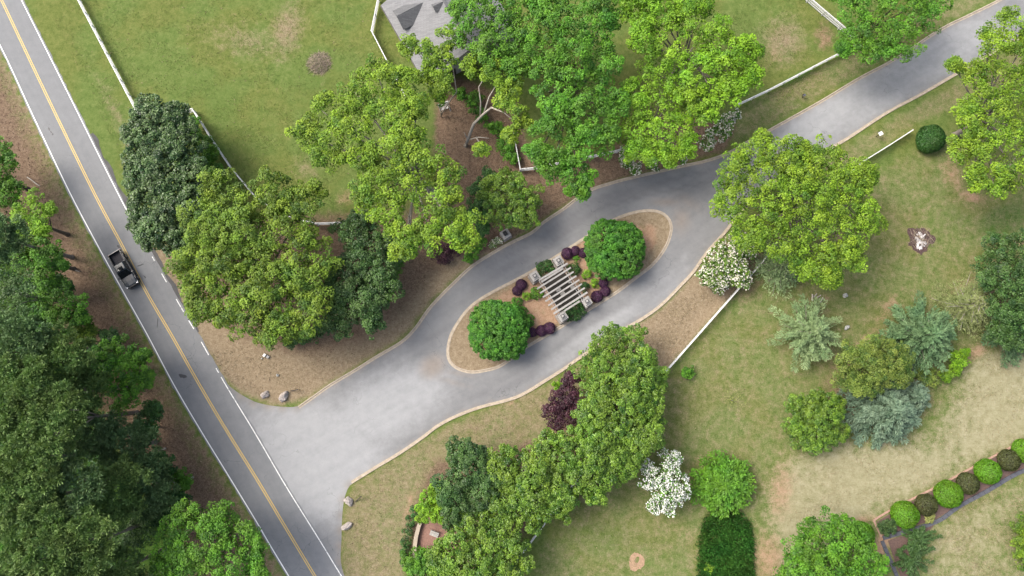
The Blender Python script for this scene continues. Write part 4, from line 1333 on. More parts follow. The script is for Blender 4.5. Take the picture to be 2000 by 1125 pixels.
# entrance sign wall, patio and clipped hedge by the magnolias
M_brickpave = plain('brick_paving', (.30, .17, .13), .9, var=.25, scale=7)
arcw = smooth_line(gl([(826, 1006), (818, 1030), (813, 1052), (811, 1075), (812, 1098)]), .25)
nn = normals2d(arcw)
o0w = np.array(arcw[0])
swl = empty('stone_wall', (o0w[0], o0w[1], 0), 0, 'low curved pale stone wall round the brick patio at the hedge', 'wall')
for nm, ww, z0_, z1_, mt in (('wall_body', .20, 0, .62, M_capstone), ('coping', .27, .62, .70, M_conc)):
    rings = [[tuple(np.r_[p - o0w + q * ww, z0_]), tuple(np.r_[p - o0w + q * ww, z1_]), tuple(np.r_[p - o0w - q * ww, z1_]), tuple(np.r_[p - o0w - q * ww, z0_])] for p, q in zip(arcw, nn)]
    MB().loft(rings).build(nm, mt, swl)
area('patio', [tuple(G(a, b)[:2]) for a, b in ((828, 1005), (885, 1012), (890, 1090), (815, 1100), (815, 1070), (819, 1035))], .03, M_brickpave, .6)
p = G(849, 1041)
bn = empty('garden_bench', (p.x, p.y, .03), R_(-20), 'grey slatted garden bench on the brick patio', 'bench')
for k in range(5):
    MB().bar((-.62, -.3 + k * .15, .45), (.62, -.3 + k * .15, .45), .11, .04).build('seat_slat', M_ashrock, bn)
for k in range(3):
    MB().bar((-.62, .38, .6 + k * .15), (.62, .38, .6 + k * .15), .04, .11).build('back_slat', M_ashrock, bn)
for s_ in (-.55, .55):
    for e in (-.28, .34):
        MB().bar((s_, e, 0), (s_, e, .43 if e < 0 else .95), .07, .07).build('leg', M_ashrock, bn)
hp = [(812, 998), (803, 1016), (797, 1036), (794, 1058), (793, 1080), (793, 1098)]
plant('boxwood_hedge', 'narrow dark clipped hedge curving outside the low stone wall', 'hedge', [(a, b_, 8.5) for a, b_ in hp], .45, 'darkgreen', 'clipped', trunk=False, flat=.8)

# garden bed of clipped balls with its brick edging and slate wall
M_brick = plain('edging_brick', (.52, .33, .26), .9, var=.2)
M_slate = plain('slate_edging', (.105, .11, .13), .85, var=.2)
def pieces(name, label, cat, pts, wd, ht, ln, mat, gap=.02):
    Ls = smooth_line(gl(pts), .05)
    d = np.r_[0, np.cumsum(np.linalg.norm(np.diff(Ls, axis=0), axis=1))]
    n = int(d[-1] / ln)
    root = empty(name, (Ls[0][0], Ls[0][1], 0), 0, label, cat)
    me_ = MB().box(0, 0, ht / 2 - .05, ln - gap, wd, ht + .1, 0, .97).mesh('edging_stone', mat)
    for i in range(n):
        a = np.interp(i * ln, d, Ls[:, 0]), np.interp(i * ln, d, Ls[:, 1]); b_ = np.interp((i + 1) * ln, d, Ls[:, 0]), np.interp((i + 1) * ln, d, Ls[:, 1])
        o = bpy.data.objects.new('edging_stone', me_); link(o, root)
        o.location = ((a[0] + b_[0]) / 2 - Ls[0][0], (a[1] + b_[1]) / 2 - Ls[0][1], random.uniform(-.02, .02))
        o.rotation_euler = (0, random.uniform(-.02, .02), math.atan2(b_[1] - a[1], b_[0] - a[0]) + random.uniform(-.03, .03))
pieces('brick_edging', 'thin line of pinkish bricks edging the bed of clipped balls', 'edging', [(1721, 1048), (1708, 1020), (1712, 1012), (1760, 985), (1830, 950), (1900, 912), (1980, 870), (2040, 838)], .24, .12, .60, M_brick)
pieces('slate_edging', 'dark blue grey slate edging below the row of clipped balls', 'edging', [(1724, 1051), (1760, 1040), (1830, 1018), (1870, 990), (1925, 960), (1985, 925), (2040, 905)], .55, .16, .9, M_slate)
pieces('slate_wall', 'dark slate edging beside the red clay strip and the spiky juniper', 'edging', [(1722, 1056), (1732, 1080), (1745, 1110), (1765, 1160)], .5, .2, .9, M_slate)
M_dirt = plain('dark_bed_soil', (.15, .095, .08), .95, var=.35, scale=5)
area('bed_soil', [tuple(G(a, b)[:2]) for a, b in ((1712, 1019), (1760, 990), (1830, 954), (1900, 916), (1990, 868), (2040, 842), (2040, 900), (1985, 922), (1925, 957), (1870, 988), (1828, 1014), (1760, 1036), (1726, 1048))], .02, M_dirt, .8)
area('bed_soil', [tuple(G(a, b)[:2]) for a, b in ((1734, 1056), (1828, 1022), (1812, 1040), (1792, 1080), (1784, 1160), (1772, 1160), (1750, 1105))], .02, M_dirt, .8)

# ---------------------------------------------------------------- trees round the drive
OAKG = 'large broadleaf trees along the drive'
plant('oak_tree', 'broad olive green oak between the main road and the drive', 'tree',
      [(450, 375, 52), (540, 378, 55), (600, 400, 45), (410, 455, 58), (480, 450, 60), (550, 460, 60), (385, 540, 52), (450, 540, 60), (530, 545, 60), (400, 600, 42), (470, 625, 52), (540, 645, 48), (590, 600, 55), (620, 500, 55), (600, 560, 50), (505, 500, 52), (440, 500, 52), (515, 590, 50)], 10.0,
      'oak_olive', group=OAKG, rc=.72, cov=1.1, lpc=46, L=.30, W=.19, gap=.03, r=.42, bark=M_bark_grey, k=6, fr=.42)
plant('evergreen_tree', 'dark evergreen tree tucked against the right side of the olive oak', 'tree',
      [(700, 440, 46), (735, 490, 46), (690, 520, 48), (745, 550, 40), (700, 590, 46), (660, 620, 40), (720, 630, 28), (655, 570, 40)], 6.5,
      'dark', rc=.6, cov=1.25, lpc=44, L=.26, W=.17, r=.25)
plant('leafy_shrub', 'bright green low shrub at the right foot of the dark evergreen', 'shrub', [(772, 520, 16), (764, 552, 18), (752, 580, 14), (782, 505, 10)], 1.2, 'bright', rc=.35, cov=1.1, L=.2, W=.13, lpc=26, trunk=False, k=4)
plant('leafy_shrub', 'low green shrub peeping out under the front of the olive oak', 'shrub', [(600, 655, 22), (630, 645, 20), (570, 668, 14)], 1.2, 'darkgreen', rc=.35, cov=1.1, L=.2, W=.13, lpc=26, trunk=False, k=4)
plant('oak_tree', 'wide open crowned oak with grey limbs beside the bare limbed tree', 'tree',
      [(740, 155, 40), (700, 190, 44), (640, 225, 48), (600, 265, 34), (690, 250, 48), (750, 220, 44), (790, 255, 42), (640, 300, 38), (700, 310, 44), (760, 300, 48), (820, 300, 46), (860, 330, 42), (740, 360, 46), (800, 370, 50), (860, 400, 44), (900, 430, 40), (760, 420, 42), (800, 455, 38), (840, 465, 34), (790, 490, 22), (910, 470, 24), (720, 385, 34), (795, 165, 34), (815, 205, 30), (795, 215, 28)], 12.0,
      'oak_bright', group=OAKG, rc=.75, cov=.75, lpc=44, L=.30, W=.19, gap=.12, r=.45, bark=M_bark_pale, k=6, fr=.40, base=(850, 380, 0))
# bare limbed tree
bl = [(960, 150, 36), (930, 135, 30), (1000, 185, 34), (1008, 235, 28), (985, 195, 20), (1000, 270, 18), (850, 190, 18), (860, 150, 26), (835, 110, 34), (880, 80, 30), (800, 95, 24), (850, 128, 26), (828, 150, 18), (872, 112, 26), (865, 180, 20), (940, 292, 12)]
root = plant('oak_tree', 'thin bare limbed tree with a pale bent trunk over red mulch', 'tree', bl, 9.0, 'oak_bright', group=OAKG, rc=.6, cov=.5, lpc=40, L=.28, W=.18, gap=.18, trunk=False, k=5, fr=.42, base=(909, 285, 0))
rb = Vector(root.location)
def rel(px, py, z): return G(px, py, z) - rb
MB().tube([(0, 0, -.1), rel(913, 275, 1.5), rel(925, 242, 4), rel(945, 222, 6), rel(960, 210, 7.5)], [.34, .26, .22, .18, .14], 8).build('trunk', M_bark_pale, root, True)
for pts in ([(938, 228, 5), (939, 200, 7), (935, 170, 8.5), (950, 145, 9.3)], [(960, 210, 7.5), (985, 220, 8), (1002, 235, 8.6)], [(945, 222, 6), (955, 190, 8), (970, 165, 9), (985, 160, 9.3)],
            [(914, 273, 1.6), (935, 268, 3), (955, 270, 4)], [(914, 273, 1.6), (906, 258, 3)], [(930, 268, 2.8), (940, 285, 3.6)]):
    MB().tube([rel(*q) for q in pts], np.linspace(.14, .04, len(pts)), 6).build('limb', M_bark_pale, root, True)
for pts in ([(862, 228, .2), (860, 205, 3), (857, 180, 6), (835, 120, 8.5)], [(863, 222, .6), (880, 195, 4), (892, 180, 6), (880, 100, 8.6)]):
    MB().tube([rel(*q) for q in pts], np.linspace(.12, .05, len(pts)), 6).build('limb', M_bark_pale, root, True)
plant('ground_shrub', 'low green shrub spreading behind the bare limbed tree', 'shrub', [(925, 200, 20), (940, 225, 18), (965, 250, 20), (985, 285, 18), (1000, 310, 14), (900, 185, 14)], .9, 'bright', rc=.36, cov=1, L=.22, W=.14, lpc=26, trunk=False, k=5)
plant('maple_tree', 'mid green maple overhanging the grey house roof', 'tree', [(930, 50, 50), (985, 30, 50), (960, 95, 45), (1000, 85, 40), (910, 20, 36), (960, 0, 50), (1010, 130, 30)], 9.5, 'bright', group=OAKG, rc=.7, cov=.8, lpc=44, L=.3, W=.19, r=.35)
plant('maple_tree', 'big deep green maple with layered foliage in the middle of the tree group', 'tree',
      [(1090, 40, 62), (1160, 50, 55), (1060, 100, 50), (1120, 120, 62), (1180, 130, 48), (1070, 180, 52), (1140, 200, 60), (1195, 215, 36), (1090, 260, 50), (1150, 280, 46), (1080, 320, 40), (1125, 335, 36), (1050, 300, 30), (1130, 365, 22), (1060, 20, 40), (1190, 10, 50), (1190, 270, 28)], 10.5,
      'maple', group=OAKG, rc=.72, cov=.95, lpc=46, L=.34, W=.17, gap=.05, r=.42, k=6, fr=.43)
plant('maple_tree', 'yellow lime tree of loose fine foliage hanging over the upper kerb', 'tree',
      [(1290, 150, 50), (1270, 210, 45), (1310, 200, 44), (1250, 260, 36), (1290, 270, 44), (1330, 265, 40), (1335, 290, 22), (1270, 300, 24), (1305, 305, 24), (1240, 180, 30), (1235, 300, 22)], 9.0,
      'lime', group=OAKG, rc=.65, cov=.7, lpc=40, L=.26, W=.17, gap=.12, r=.3, bark=M_bark_grey, k=6, fr=.42)
plant('maple_tree', 'bright lime green tree with spreading arms beside the upper fence', 'tree',
      [(1350, 40, 50), (1300, 40, 46), (1260, 30, 42), (1390, 80, 46), (1340, 100, 50), (1260, 80, 40), (1420, 130, 46), (1380, 160, 52), (1450, 110, 36), (1465, 150, 24), (1420, 180, 32), (1375, 215, 30), (1350, 190, 40), (1240, 5, 40), (1300, 0, 48), (1370, 0, 44)], 11.0,
      'lime', group=OAKG, rc=.75, cov=.6, lpc=46, L=.32, W=.2, gap=.12, r=.4, bark=M_bark_grey, k=6, fr=.42)
plant('flowering_shrub', 'white flowering shrub beneath the lime tree where the verge meets red mulch', 'shrub', [(1410, 246, 20), (1394, 266, 19), (1424, 234, 15), (1380, 284, 14), (1434, 226, 10)], 3.6, 'bright', rc=.35, cov=1.1, L=.2, W=.13, lpc=26, trunk=False, k=4, bloom=('cream', .14, .28))
plant('flowering_shrub', 'low white flowering shrub hugging the upper kerb under the lime foliage', 'shrub', [(1222, 320, 14), (1242, 328, 12), (1275, 326, 11), (1216, 302, 11), (1330, 312, 9)], 2.4, 'bright', rc=.3, cov=1.1, L=.2, W=.13, lpc=26, trunk=False, k=4, bloom=('cream', .14, .26))
plant('evergreen_tree', 'rounded mid green evergreen beside the stone pillar at the upper kerb', 'tree', [(1000, 370, 34), (1030, 390, 32), (975, 395, 32), (1010, 415, 34), (975, 425, 28), (1035, 425, 24), (960, 375, 26), (990, 350, 22)], 4.6, 'hedge', rc=.48, cov=.9, lpc=40, L=.22, W=.15, r=.2)
plant('evergreen_shrub', 'dark shrub in shade behind the rounded evergreen', 'shrub', [(935, 385, 28), (930, 420, 24), (955, 350, 20), (945, 445, 14)], 2.0, 'darkgreen', rc=.4, cov=1, L=.22, W=.14, trunk=False)
plant('leafy_shrub', 'bright green shrub beside the kerb under the open oak', 'shrub', [(925, 490, 16), (938, 478, 14), (915, 505, 9)], .9, 'bright', rc=.3, cov=1.1, L=.18, W=.12, lpc=26, trunk=False, k=4)
plant('flowering_shrub', 'small pale flowered plant at the left of the kerbside stone pillar', 'shrub', [(967, 476, 10), (975, 470, 7)], .5, 'hedge', rc=.22, cov=1.2, L=.14, W=.1, lpc=22, trunk=False, k=3, bloom=('cream', .2, .14))
plant('barberry_shrub', 'dark maroon shrub spilling over red mulch under the open oak', 'shrub', [(868, 492, 22), (850, 488, 14), (885, 485, 14), (866, 508, 10)], 1.0, 'burgundy', rc=.35, cov=.8, L=.18, W=.1, lpc=26, trunk=False, k=5)
plant('magnolia_tree', 'tall dark magnolia beside the main road, upper one of the pair', 'tree', [(300, 235, 46), (335, 250, 42), (275, 270, 34), (345, 290, 40), (300, 290, 50), (275, 310, 30)], 7.5, 'magnolia', group='dark magnolias by the road', rc=.55, cov=1.5, lpc=34, L=.34, W=.19, r=.3, k=8)
plant('magnolia_tree', 'dark magnolia beside the main road, lower one touching the olive oak', 'tree', [(310, 350, 48), (350, 370, 40), (300, 400, 40), (345, 420, 42), (315, 455, 40), (350, 470, 28), (375, 400, 34), (285, 350, 34), (285, 440, 30), (375, 340, 34)], 7.0, 'magnolia', group='dark magnolias by the road', rc=.55, cov=1.5, lpc=34, L=.34, W=.19, r=.3, k=8)
plant('leafy_shrub', 'bright green shrub between the dark magnolia and the corner fence', 'shrub', [(380, 248, 18), (392, 278, 22), (405, 306, 22), (390, 322, 22), (418, 326, 14)], 1.6, 'bright', rc=.45, cov=1, L=.24, W=.15, trunk=False, k=5)
plant('maple_tree', 'bright green round tree beside the upper drive at the photo top', 'tree', [(1690, 20, 52), (1750, 10, 55), (1790, 40, 42), (1720, 70, 46), (1670, 60, 34), (1760, 85, 38), (1690, 100, 30), (1730, 100, 28), (1800, 0, 42), (1660, -10, 40), (1740, -40, 60), (1645, 95, 14)], 8.0, 'bright', group=OAKG, rc=.68, cov=.72, lpc=44, L=.28, W=.18, gap=.08, r=.35, k=6)
plant('oak_tree', 'tall open willow oak at the photo edge below the upper drive', 'tree',
      [(1960, 60, 44), (1930, 90, 40), (1985, 110, 48), (1900, 145, 28), (1950, 150, 46), (1910, 200, 40), (1970, 210, 50), (2010, 170, 50), (1890, 240, 34), (1940, 265, 48), (2000, 270, 50), (1880, 290, 30), (1920, 320, 42), (1980, 330, 46), (1900, 345, 28), (1940, 360, 28), (2030, 100, 50), (2040, 300, 50), (1865, 130, 14)], 11.0,
      'oak_bright', group=OAKG, rc=.72, cov=.5, lpc=44, L=.28, W=.17, gap=.18, r=.4, bark=M_bark_grey, k=6, fr=.41)
plant('oak_tree', 'large round yellow green oak overhanging the lower kerb near the flowering rhododendron', 'tree',
      [(1470, 300, 44), (1520, 295, 40), (1440, 350, 46), (1500, 350, 54), (1545, 322, 40), (1570, 300, 28), (1560, 340, 50), (1610, 315, 44), (1630, 360, 48), (1430, 400, 40), (1480, 420, 52), (1540, 410, 56), (1600, 410, 56), (1660, 400, 48), (1690, 420, 38), (1520, 470, 52), (1580, 470, 54), (1640, 460, 50), (1600, 520, 44), (1560, 510, 40), (1650, 500, 40), (1460, 460, 36), (1675, 350, 34), (1620, 545, 18)], 8.5,
      'oak_bright', group=OAKG, rc=.72, cov=.78, lpc=48, L=.27, W=.18, gap=.05, r=.45, bark=M_bark_grey, k=7, fr=.42)
plant('rhododendron', 'white flowering rhododendron mound between the lower kerb and the fence', 'shrub', [(1435, 480, 28), (1415, 510, 34), (1440, 520, 30), (1395, 530, 30), (1400, 555, 20), (1380, 545, 20), (1450, 490, 20), (1440, 545, 24)], 2.0, 'hedge', rc=.38, cov=1.1, L=.22, W=.13, lpc=30, trunk=False, k=6, bloom=('cream', .13, .27))
conifer('feathery_tree', 'dusty grey green feathery tree under the lower edge of the yellow green oak', 'tree', 1525, 520, 56, 5.0, 'grey', nb=130, dens=18, L=.42, W=.09, rise=.25, uneven=.35, twigs=True)

# evergreen hedge trees south of the drive
HG = 'evergreen hedge trees in a curve south of the drive'
for lab, bl in (('top tree of the curved evergreen hedge next to the lower kerb', [(1190, 685, 44), (1230, 680, 38), (1165, 720, 42), (1215, 725, 50), (1255, 715, 40), (1240, 755, 46), (1180, 765, 46), (1280, 740, 22)]),
                ('evergreen hedge tree just below the top one, beside the maroon tree', [(1220, 800, 50), (1170, 815, 46), (1265, 800, 34), (1250, 840, 44), (1195, 855, 46), (1150, 850, 40), (1240, 880, 30)]),
                ('middle evergreen hedge tree at the bend, beside the white blossoming dogwood', [(1130, 900, 48), (1180, 905, 44), (1080, 890, 42), (1110, 940, 44), (1155, 950, 36), (1065, 870, 28), (1210, 915, 28)]),
                ('wide evergreen hedge tree left of the bend, above the hidden fence', [(1030, 920, 50), (985, 915, 40), (1050, 970, 48), (1000, 970, 48), (1090, 985, 32), (1040, 1010, 30)]),
                ):
    plant('evergreen_tree', lab, 'tree', bl, 5.5, 'hedge', group=HG, rc=.52, cov=1.2, lpc=40, L=.27, W=.16, r=.25, k=7)
plant('evergreen_tree', 'darker evergreen hedge tree at the end nearest the drive mouth verge', 'tree', [(900, 885, 34), (915, 925, 44), (885, 950, 40), (930, 970, 42), (890, 990, 38), (940, 890, 20), (960, 930, 28)], 5.5, 'dark', group=HG, rc=.5, cov=1.2, lpc=40, L=.26, W=.15, r=.25, k=7)
plant('evergreen_tree', 'lowest evergreen hedge tree at the bottom photo edge over the patio', 'tree', [(900, 1050, 46), (940, 1030, 48), (980, 1050, 44), (890, 1095, 46), (950, 1095, 50), (1000, 1100, 36), (860, 1080, 24), (930, 1140, 50)], 5.5, 'hedge', group=HG, rc=.52, cov=1.2, lpc=40, L=.27, W=.16, r=.25, k=7)
plant('leafy_shrub', 'bright lime shrub at the hedge end above the brick patio', 'shrub', [(840, 970, 24), (835, 995, 22), (855, 1000, 24), (825, 1010, 12), (860, 960, 18)], 2.4, 'lime', rc=.4, cov=1, L=.24, W=.15, trunk=False, k=5)
plant('leafy_shrub', 'lime green shrub below the brick patio at the bottom photo edge', 'shrub', [(805, 1095, 22), (825, 1085, 18), (815, 1110, 22), (845, 1120, 22)], 1.8, 'bright', rc=.4, cov=1, L=.24, W=.15, trunk=False, k=5)
plant('maroon_tree', 'dark maroon leaved small tree beside the curved evergreen hedge', 'tree', [(1095, 790, 26), (1112, 770, 22), (1080, 805, 22), (1105, 815, 24), (1112, 745, 16), (1120, 795, 18)], 3.0, 'burgundy', rc=.45, cov=.8, L=.26, W=.13, lpc=36, r=.14, k=6)
plant('leafy_shrub', 'small yellow green shrub between the lower kerb and the maroon tree', 'shrub', [(1087, 752, 8), (1095, 744, 6)], .6, 'lime', rc=.22, cov=1.2, L=.16, W=.1, lpc=22, trunk=False, k=3)
plant('dogwood_tree', 'white blossoming dogwood standing between the hedge and the spiky green tree', 'tree', [(1300, 905, 24), (1275, 930, 26), (1310, 935, 28), (1290, 960, 28), (1325, 955, 20), (1280, 985, 14), (1305, 985, 20), (1265, 915, 14), (1318, 895, 12)], 3.4, 'bright', rc=.38, cov=.75, L=.2, W=.13, lpc=30, r=.12, k=6, bloom=('blossom', .36, .22), gap=.1)
conifer('spiky_tree', 'bright green spiky round tree standing just above the tall dark grass patch', 'tree', 1410, 946, 62, 4.2, 'bright', nb=230, dens=15, L=.42, W=.20, rise=.38, droop=.18, spread=.55, uneven=.16, taper=.7)
plant('leafy_shrub', 'small lone bright green shrub on the lawn next to the fence', 'shrub', [(1343, 728, 13), (1337, 724, 8)], .5, 'bright', rc=.25, cov=1.2, L=.18, W=.1, lpc=22, trunk=False, k=4)
plant('maple_tree', 'bright green dense tree at the bottom photo edge beside the red clay strip', 'tree', [(1580, 1060, 42), (1630, 1045, 40), (1560, 1100, 40), (1620, 1095, 50), (1670, 1080, 40), (1690, 1115, 36), (1600, 1135, 50), (1660, 1140, 46), (1540, 1130, 30)], 5.5, 'bright', rc=.6, cov=.9, lpc=40, L=.3, W=.19, r=.28, k=7)
plant('clipped_shrub', 'clipped lime ball shrub tucked behind the dense tree by the red clay strip', 'shrub', [(1681, 1044, 24)], .8, 'limeball', 'topiary', trunk=False)

# island planting
for lab, bl in (('north round clipped green tree on the island, up the drive from the pergola', [(1200, 486, 52), (1188, 474, 42), (1212, 477, 42), (1190, 500, 42), (1212, 500, 42), (1163, 470, 10), (1168, 515, 12), (1238, 470, 16)]),
                ('south round clipped green tree on the island, near the drive mouth', [(974, 645, 52), (962, 634, 42), (986, 636, 42), (962, 656, 42), (986, 658, 42), (1010, 668, 18), (975, 605, 14)])):
    plant('round_tree', lab, 'tree', bl, 2.6, 'round', 'clipped', group='round clipped trees on the island', rc=.36, cov=1.25, lpc=24, L=.30, W=.16, r=.14, zmin=-.25, jitter=.12, flat=.7, up=.4, fill=.3)
PG = 'clipped purple balls on the island'
for px, py, rr, lab in ((1108, 495, 11.5, 'biggest purple ball by the pergola pillar, first of the three beside the north tree'), (1124, 490, 9.5, 'middle purple ball of the three tucked between pergola pillar and north tree'), (1139, 494, 9.5, 'purple ball half under the north round tree'),
                        (1018, 556, 11, 'purple ball nearest the upper kerb at the drive mouth side of the pergola'), (1010, 568, 9.5, 'smaller purple ball joined to the kerbside one on the drive mouth side'),
                        (1178, 552, 10, 'purple ball touching the lower edge of the north round tree'), (1182, 569, 10, 'middle purple ball of the bent three beside the lower pergola pillar'), (1166, 579, 11.5, 'purple ball of the bent three closest to the lower pergola pillar'),
                        (1073, 641, 11.5, 'purple ball at the far end of its row, closest to the lower girder pillar'), (1058, 646, 11, 'middle purple ball of the row beside the south round tree'), (1040, 649, 9, 'purple ball of the row closest to the south round tree'), (1028, 652, 7, 'small purple ball half under the south round tree')):
    plant('purple_shrub', lab, 'shrub', [(px, py, rr)], .5, 'purple', 'topiary', PG, trunk=False, L=.12, W=.09)
GG = 'small green shrubs on the island'
for px, py, rr, mat, lab in ((1126, 508, 5.5, 'bright', 'small green shrub below the three purple balls'), (1146, 535, 8, 'lime', 'yellow green shrub between the pergola and north tree'), (1163, 553, 8, 'lime', 'yellow green shrub beside the purple ball under the north tree'),
                             (1048, 573, 11, 'bright', 'bright green shrub against the pergola girder on the drive mouth side'), (1029, 578, 7, 'lime', 'small lime shrub between the purple pair and the girder shrub'), (1010, 590, 9, 'round', 'clipped green ball above the south round tree'),
                             (1020, 612, 12, 'round', 'green ball touching the upper edge of the south round tree'), (1032, 626, 11, 'round', 'green ball at the pergola side of the south round tree'),
                             (1120, 527, 11, 'darkgreen', 'dark green shrub behind the upper girder end of the pergola'), (1141, 562, 9, 'darkgreen', 'dark green shrub behind the lower girder end of the pergola'), (1155, 513, 8, 'bright', 'green shrub under the near edge of the north tree')):
    plant('small_shrub', lab, 'shrub', [(px, py, rr)], .5, mat, 'clipped', GG, trunk=False, rc=.22, L=.13, W=.09, jitter=.12)
for lab, bl in (('dark ivy shrub between the two upper pergola pillars', [(1058, 524, 9), (1068, 518, 9), (1075, 524, 8), (1062, 532, 9), (1053, 518, 6)]), ('dark ground ivy between the two lower pergola pillars', [(1113, 606, 10), (1125, 600, 12), (1135, 607, 9), (1122, 615, 11), (1112, 618, 8), (1130, 594, 8)])):
    plant('ivy_shrub', lab, 'shrub', bl, .35, 'darkgreen', 'clipped', None, trunk=False, rc=.25, L=.15, W=.11)

# lawn trees on the right
plant('clipped_shrub', 'dark green clipped ball shrub at the foot of the tall willow oak', 'shrub', [(1818, 271, 28), (1822, 265, 22), (1812, 278, 22)], 1.1, 'darkgreen', 'topiary', trunk=False, rough=.06)
conifer('feathery_tree', 'pale grey green feathery tree standing alone on the lawn', 'tree', 1580, 650, 72, 6.0, 'grey', nb=120, dens=26, L=.46, W=.10, rise=.38, droop=.1, uneven=.38, twigs=True, spread=.42)
conifer('feathery_tree', 'sage green feathery tree behind the olive conifer on the red soil', 'tree', 1800, 655, 80, 7.0, 'sage', nb=170, dens=30, L=.46, W=.12, rise=.34, uneven=.3, twigs=True, spread=.42)
conifer('feathery_tree', 'thin pale olive tree with visible branches beside the dark evergreen', 'tree', 1890, 598, 66, 7.0, 'olivepale', nb=120, dens=22, L=.36, W=.07, rise=.35, uneven=.35, twigs=True, bark=M_bark_pale, spread=.8)
plant('conifer_tree', 'dense olive green conifer with dark sides beside the blue green cedar', 'tree', [(1700, 690, 44), (1660, 705, 36), (1735, 705, 40), (1700, 725, 44), (1650, 735, 28), (1745, 730, 30), (1680, 750, 30)], 5.0, 'olivedark', rc=.5, cov=1.3, lpc=42, L=.24, W=.12, r=.22, k=7)
conifer('cedar_tree', 'blue green weeping cedar below the olive conifer', 'tree', 1733, 800, 84, 6.5, 'blue', nb=190, dens=30, L=.50, W=.13, rise=.16, droop=.16, uneven=.2, spread=.5)
conifer('cedar_tree', 'small blue grey cedar tucked under the right flank of the larger weeping cedar', 'tree', 1785, 775, 40, 4.5, 'blue', nb=80, dens=26, L=.48, W=.12, rise=.2, spread=.5)
plant('evergreen_tree', 'dark evergreen at the photo edge behind the pale olive tree', 'tree', [(1950, 505, 42), (1990, 500, 46), (1930, 540, 34), (1980, 550, 50), (1960, 590, 40), (2000, 600, 50), (1990, 640, 44), (1950, 650, 30), (2040, 540, 50)], 6.0, 'dark', rc=.55, cov=.9, lpc=42, L=.26, W=.13, r=.25, k=7)
conifer('cedar_tree', 'dark blue green cedar below the dark evergreen at the photo edge', 'tree', 1985, 650, 62, 5.0, 'sage', nb=120, dens=26, L=.45, W=.12, rise=.15, spread=.5)
plant('round_shrub', 'wide round olive green shrub beside the blue green cedar', 'shrub', [(1592, 820, 46), (1568, 803, 32), (1617, 803, 32), (1563, 837, 30), (1618, 842, 32), (1590, 852, 30), (1592, 788, 28)], 2.4, 'hedge', rc=.4, cov=1.3, lpc=36, L=.24, W=.10, trunk=False, k=6, fr=.42)
plant('leafy_shrub', 'bright yellow green shrub peeping out beside the sage feathery tree', 'shrub', [(1874, 705, 18), (1862, 722, 16), (1882, 690, 10), (1845, 735, 12)], 1.0, 'lime', rc=.35, cov=1.1, L=.2, W=.12, lpc=26, trunk=False, k=4)
plant('leafy_shrub', 'olive shrub between the blue cedar and sage tree', 'shrub', [(1815, 735, 20), (1790, 725, 16)], 1.4, 'olivedark', rc=.4, cov=1, L=.2, W=.1, lpc=26, trunk=False, k=4)
BG_ = 'clipped ball shrubs in the edged bed'
for px, py, rr, mat, lab in ((1767, 1005, 25, 'limeball', 'lime ball shrub nearest the bed corner, fourth in its row from the photo edge'), (1852, 965, 25, 'limeball', 'lime ball shrub between two bronze balls in the middle of the edged bed'), (1929, 921, 23, 'limeball', 'smaller lime ball shrub, second from the photo edge in the edged bed'), (2000, 880, 22, 'limeball', 'lime ball shrub cut by the photo edge at the top of the edged bed'),
                             (1809, 986, 20, 'brownball', 'bronze ball shrub beside the small yellow flowering plant'), (1890, 944, 20, 'brownball', 'bronze ball shrub between the two middle lime balls'), (1970, 899, 20, 'brownball', 'bronze ball shrub next to the lime ball at the photo edge')):
    plant('clipped_shrub', lab, 'shrub', [(px, py, rr)], .85, mat, 'topiary', BG_, trunk=False, L=.16, W=.115)
plant('round_shrub', 'loose dark green shrub in the corner of the edged bed', 'shrub', [(1730, 1026, 14), (1722, 1030, 10), (1740, 1022, 10), (1735, 1036, 9)], .7, 'juniper', rc=.28, cov=1.1, L=.18, W=.1, lpc=26, trunk=False, k=4)
plant('flowering_shrub', 'small pale yellow plant at the edge of the slate edging', 'shrub', [(1812, 1012, 9), (1818, 1008, 5)], .4, 'yellow', rc=.2, cov=1.2, L=.16, W=.09, lpc=20, trunk=False, k=4)
conifer('juniper', 'upper dark spiky juniper spreading onto the dry lawn', 'shrub', 1790, 1052, 36, 1.6, 'juniper', nb=46, dens=22, L=.42, W=.15, rise=.3, uneven=.5, spread=.32)
conifer('juniper', 'lower dark spiky juniper at the bottom beside the slate edging', 'shrub', 1778, 1092, 40, 1.6, 'juniper', nb=50, dens=22, L=.42, W=.15, rise=.3, uneven=.5, spread=.32)
plant('leafy_shrub', 'yellow green shrub cut by the photo edge on the dry lower lawn', 'shrub', [(1998, 1060, 26), (2000, 1030, 20), (1995, 1095, 24), (2020, 1070, 40)], 1.5, 'oak_olive', rc=.45, cov=1, L=.24, W=.15, trunk=False, k=5)
conifer('feathery_tree', 'wispy bare looking shrub on the olive lawn near the lower fence', 'shrub', 1430, 782, 24, .8, 'yellow', nb=22, dens=5, L=.3, W=.04, rise=.1, uneven=.4)

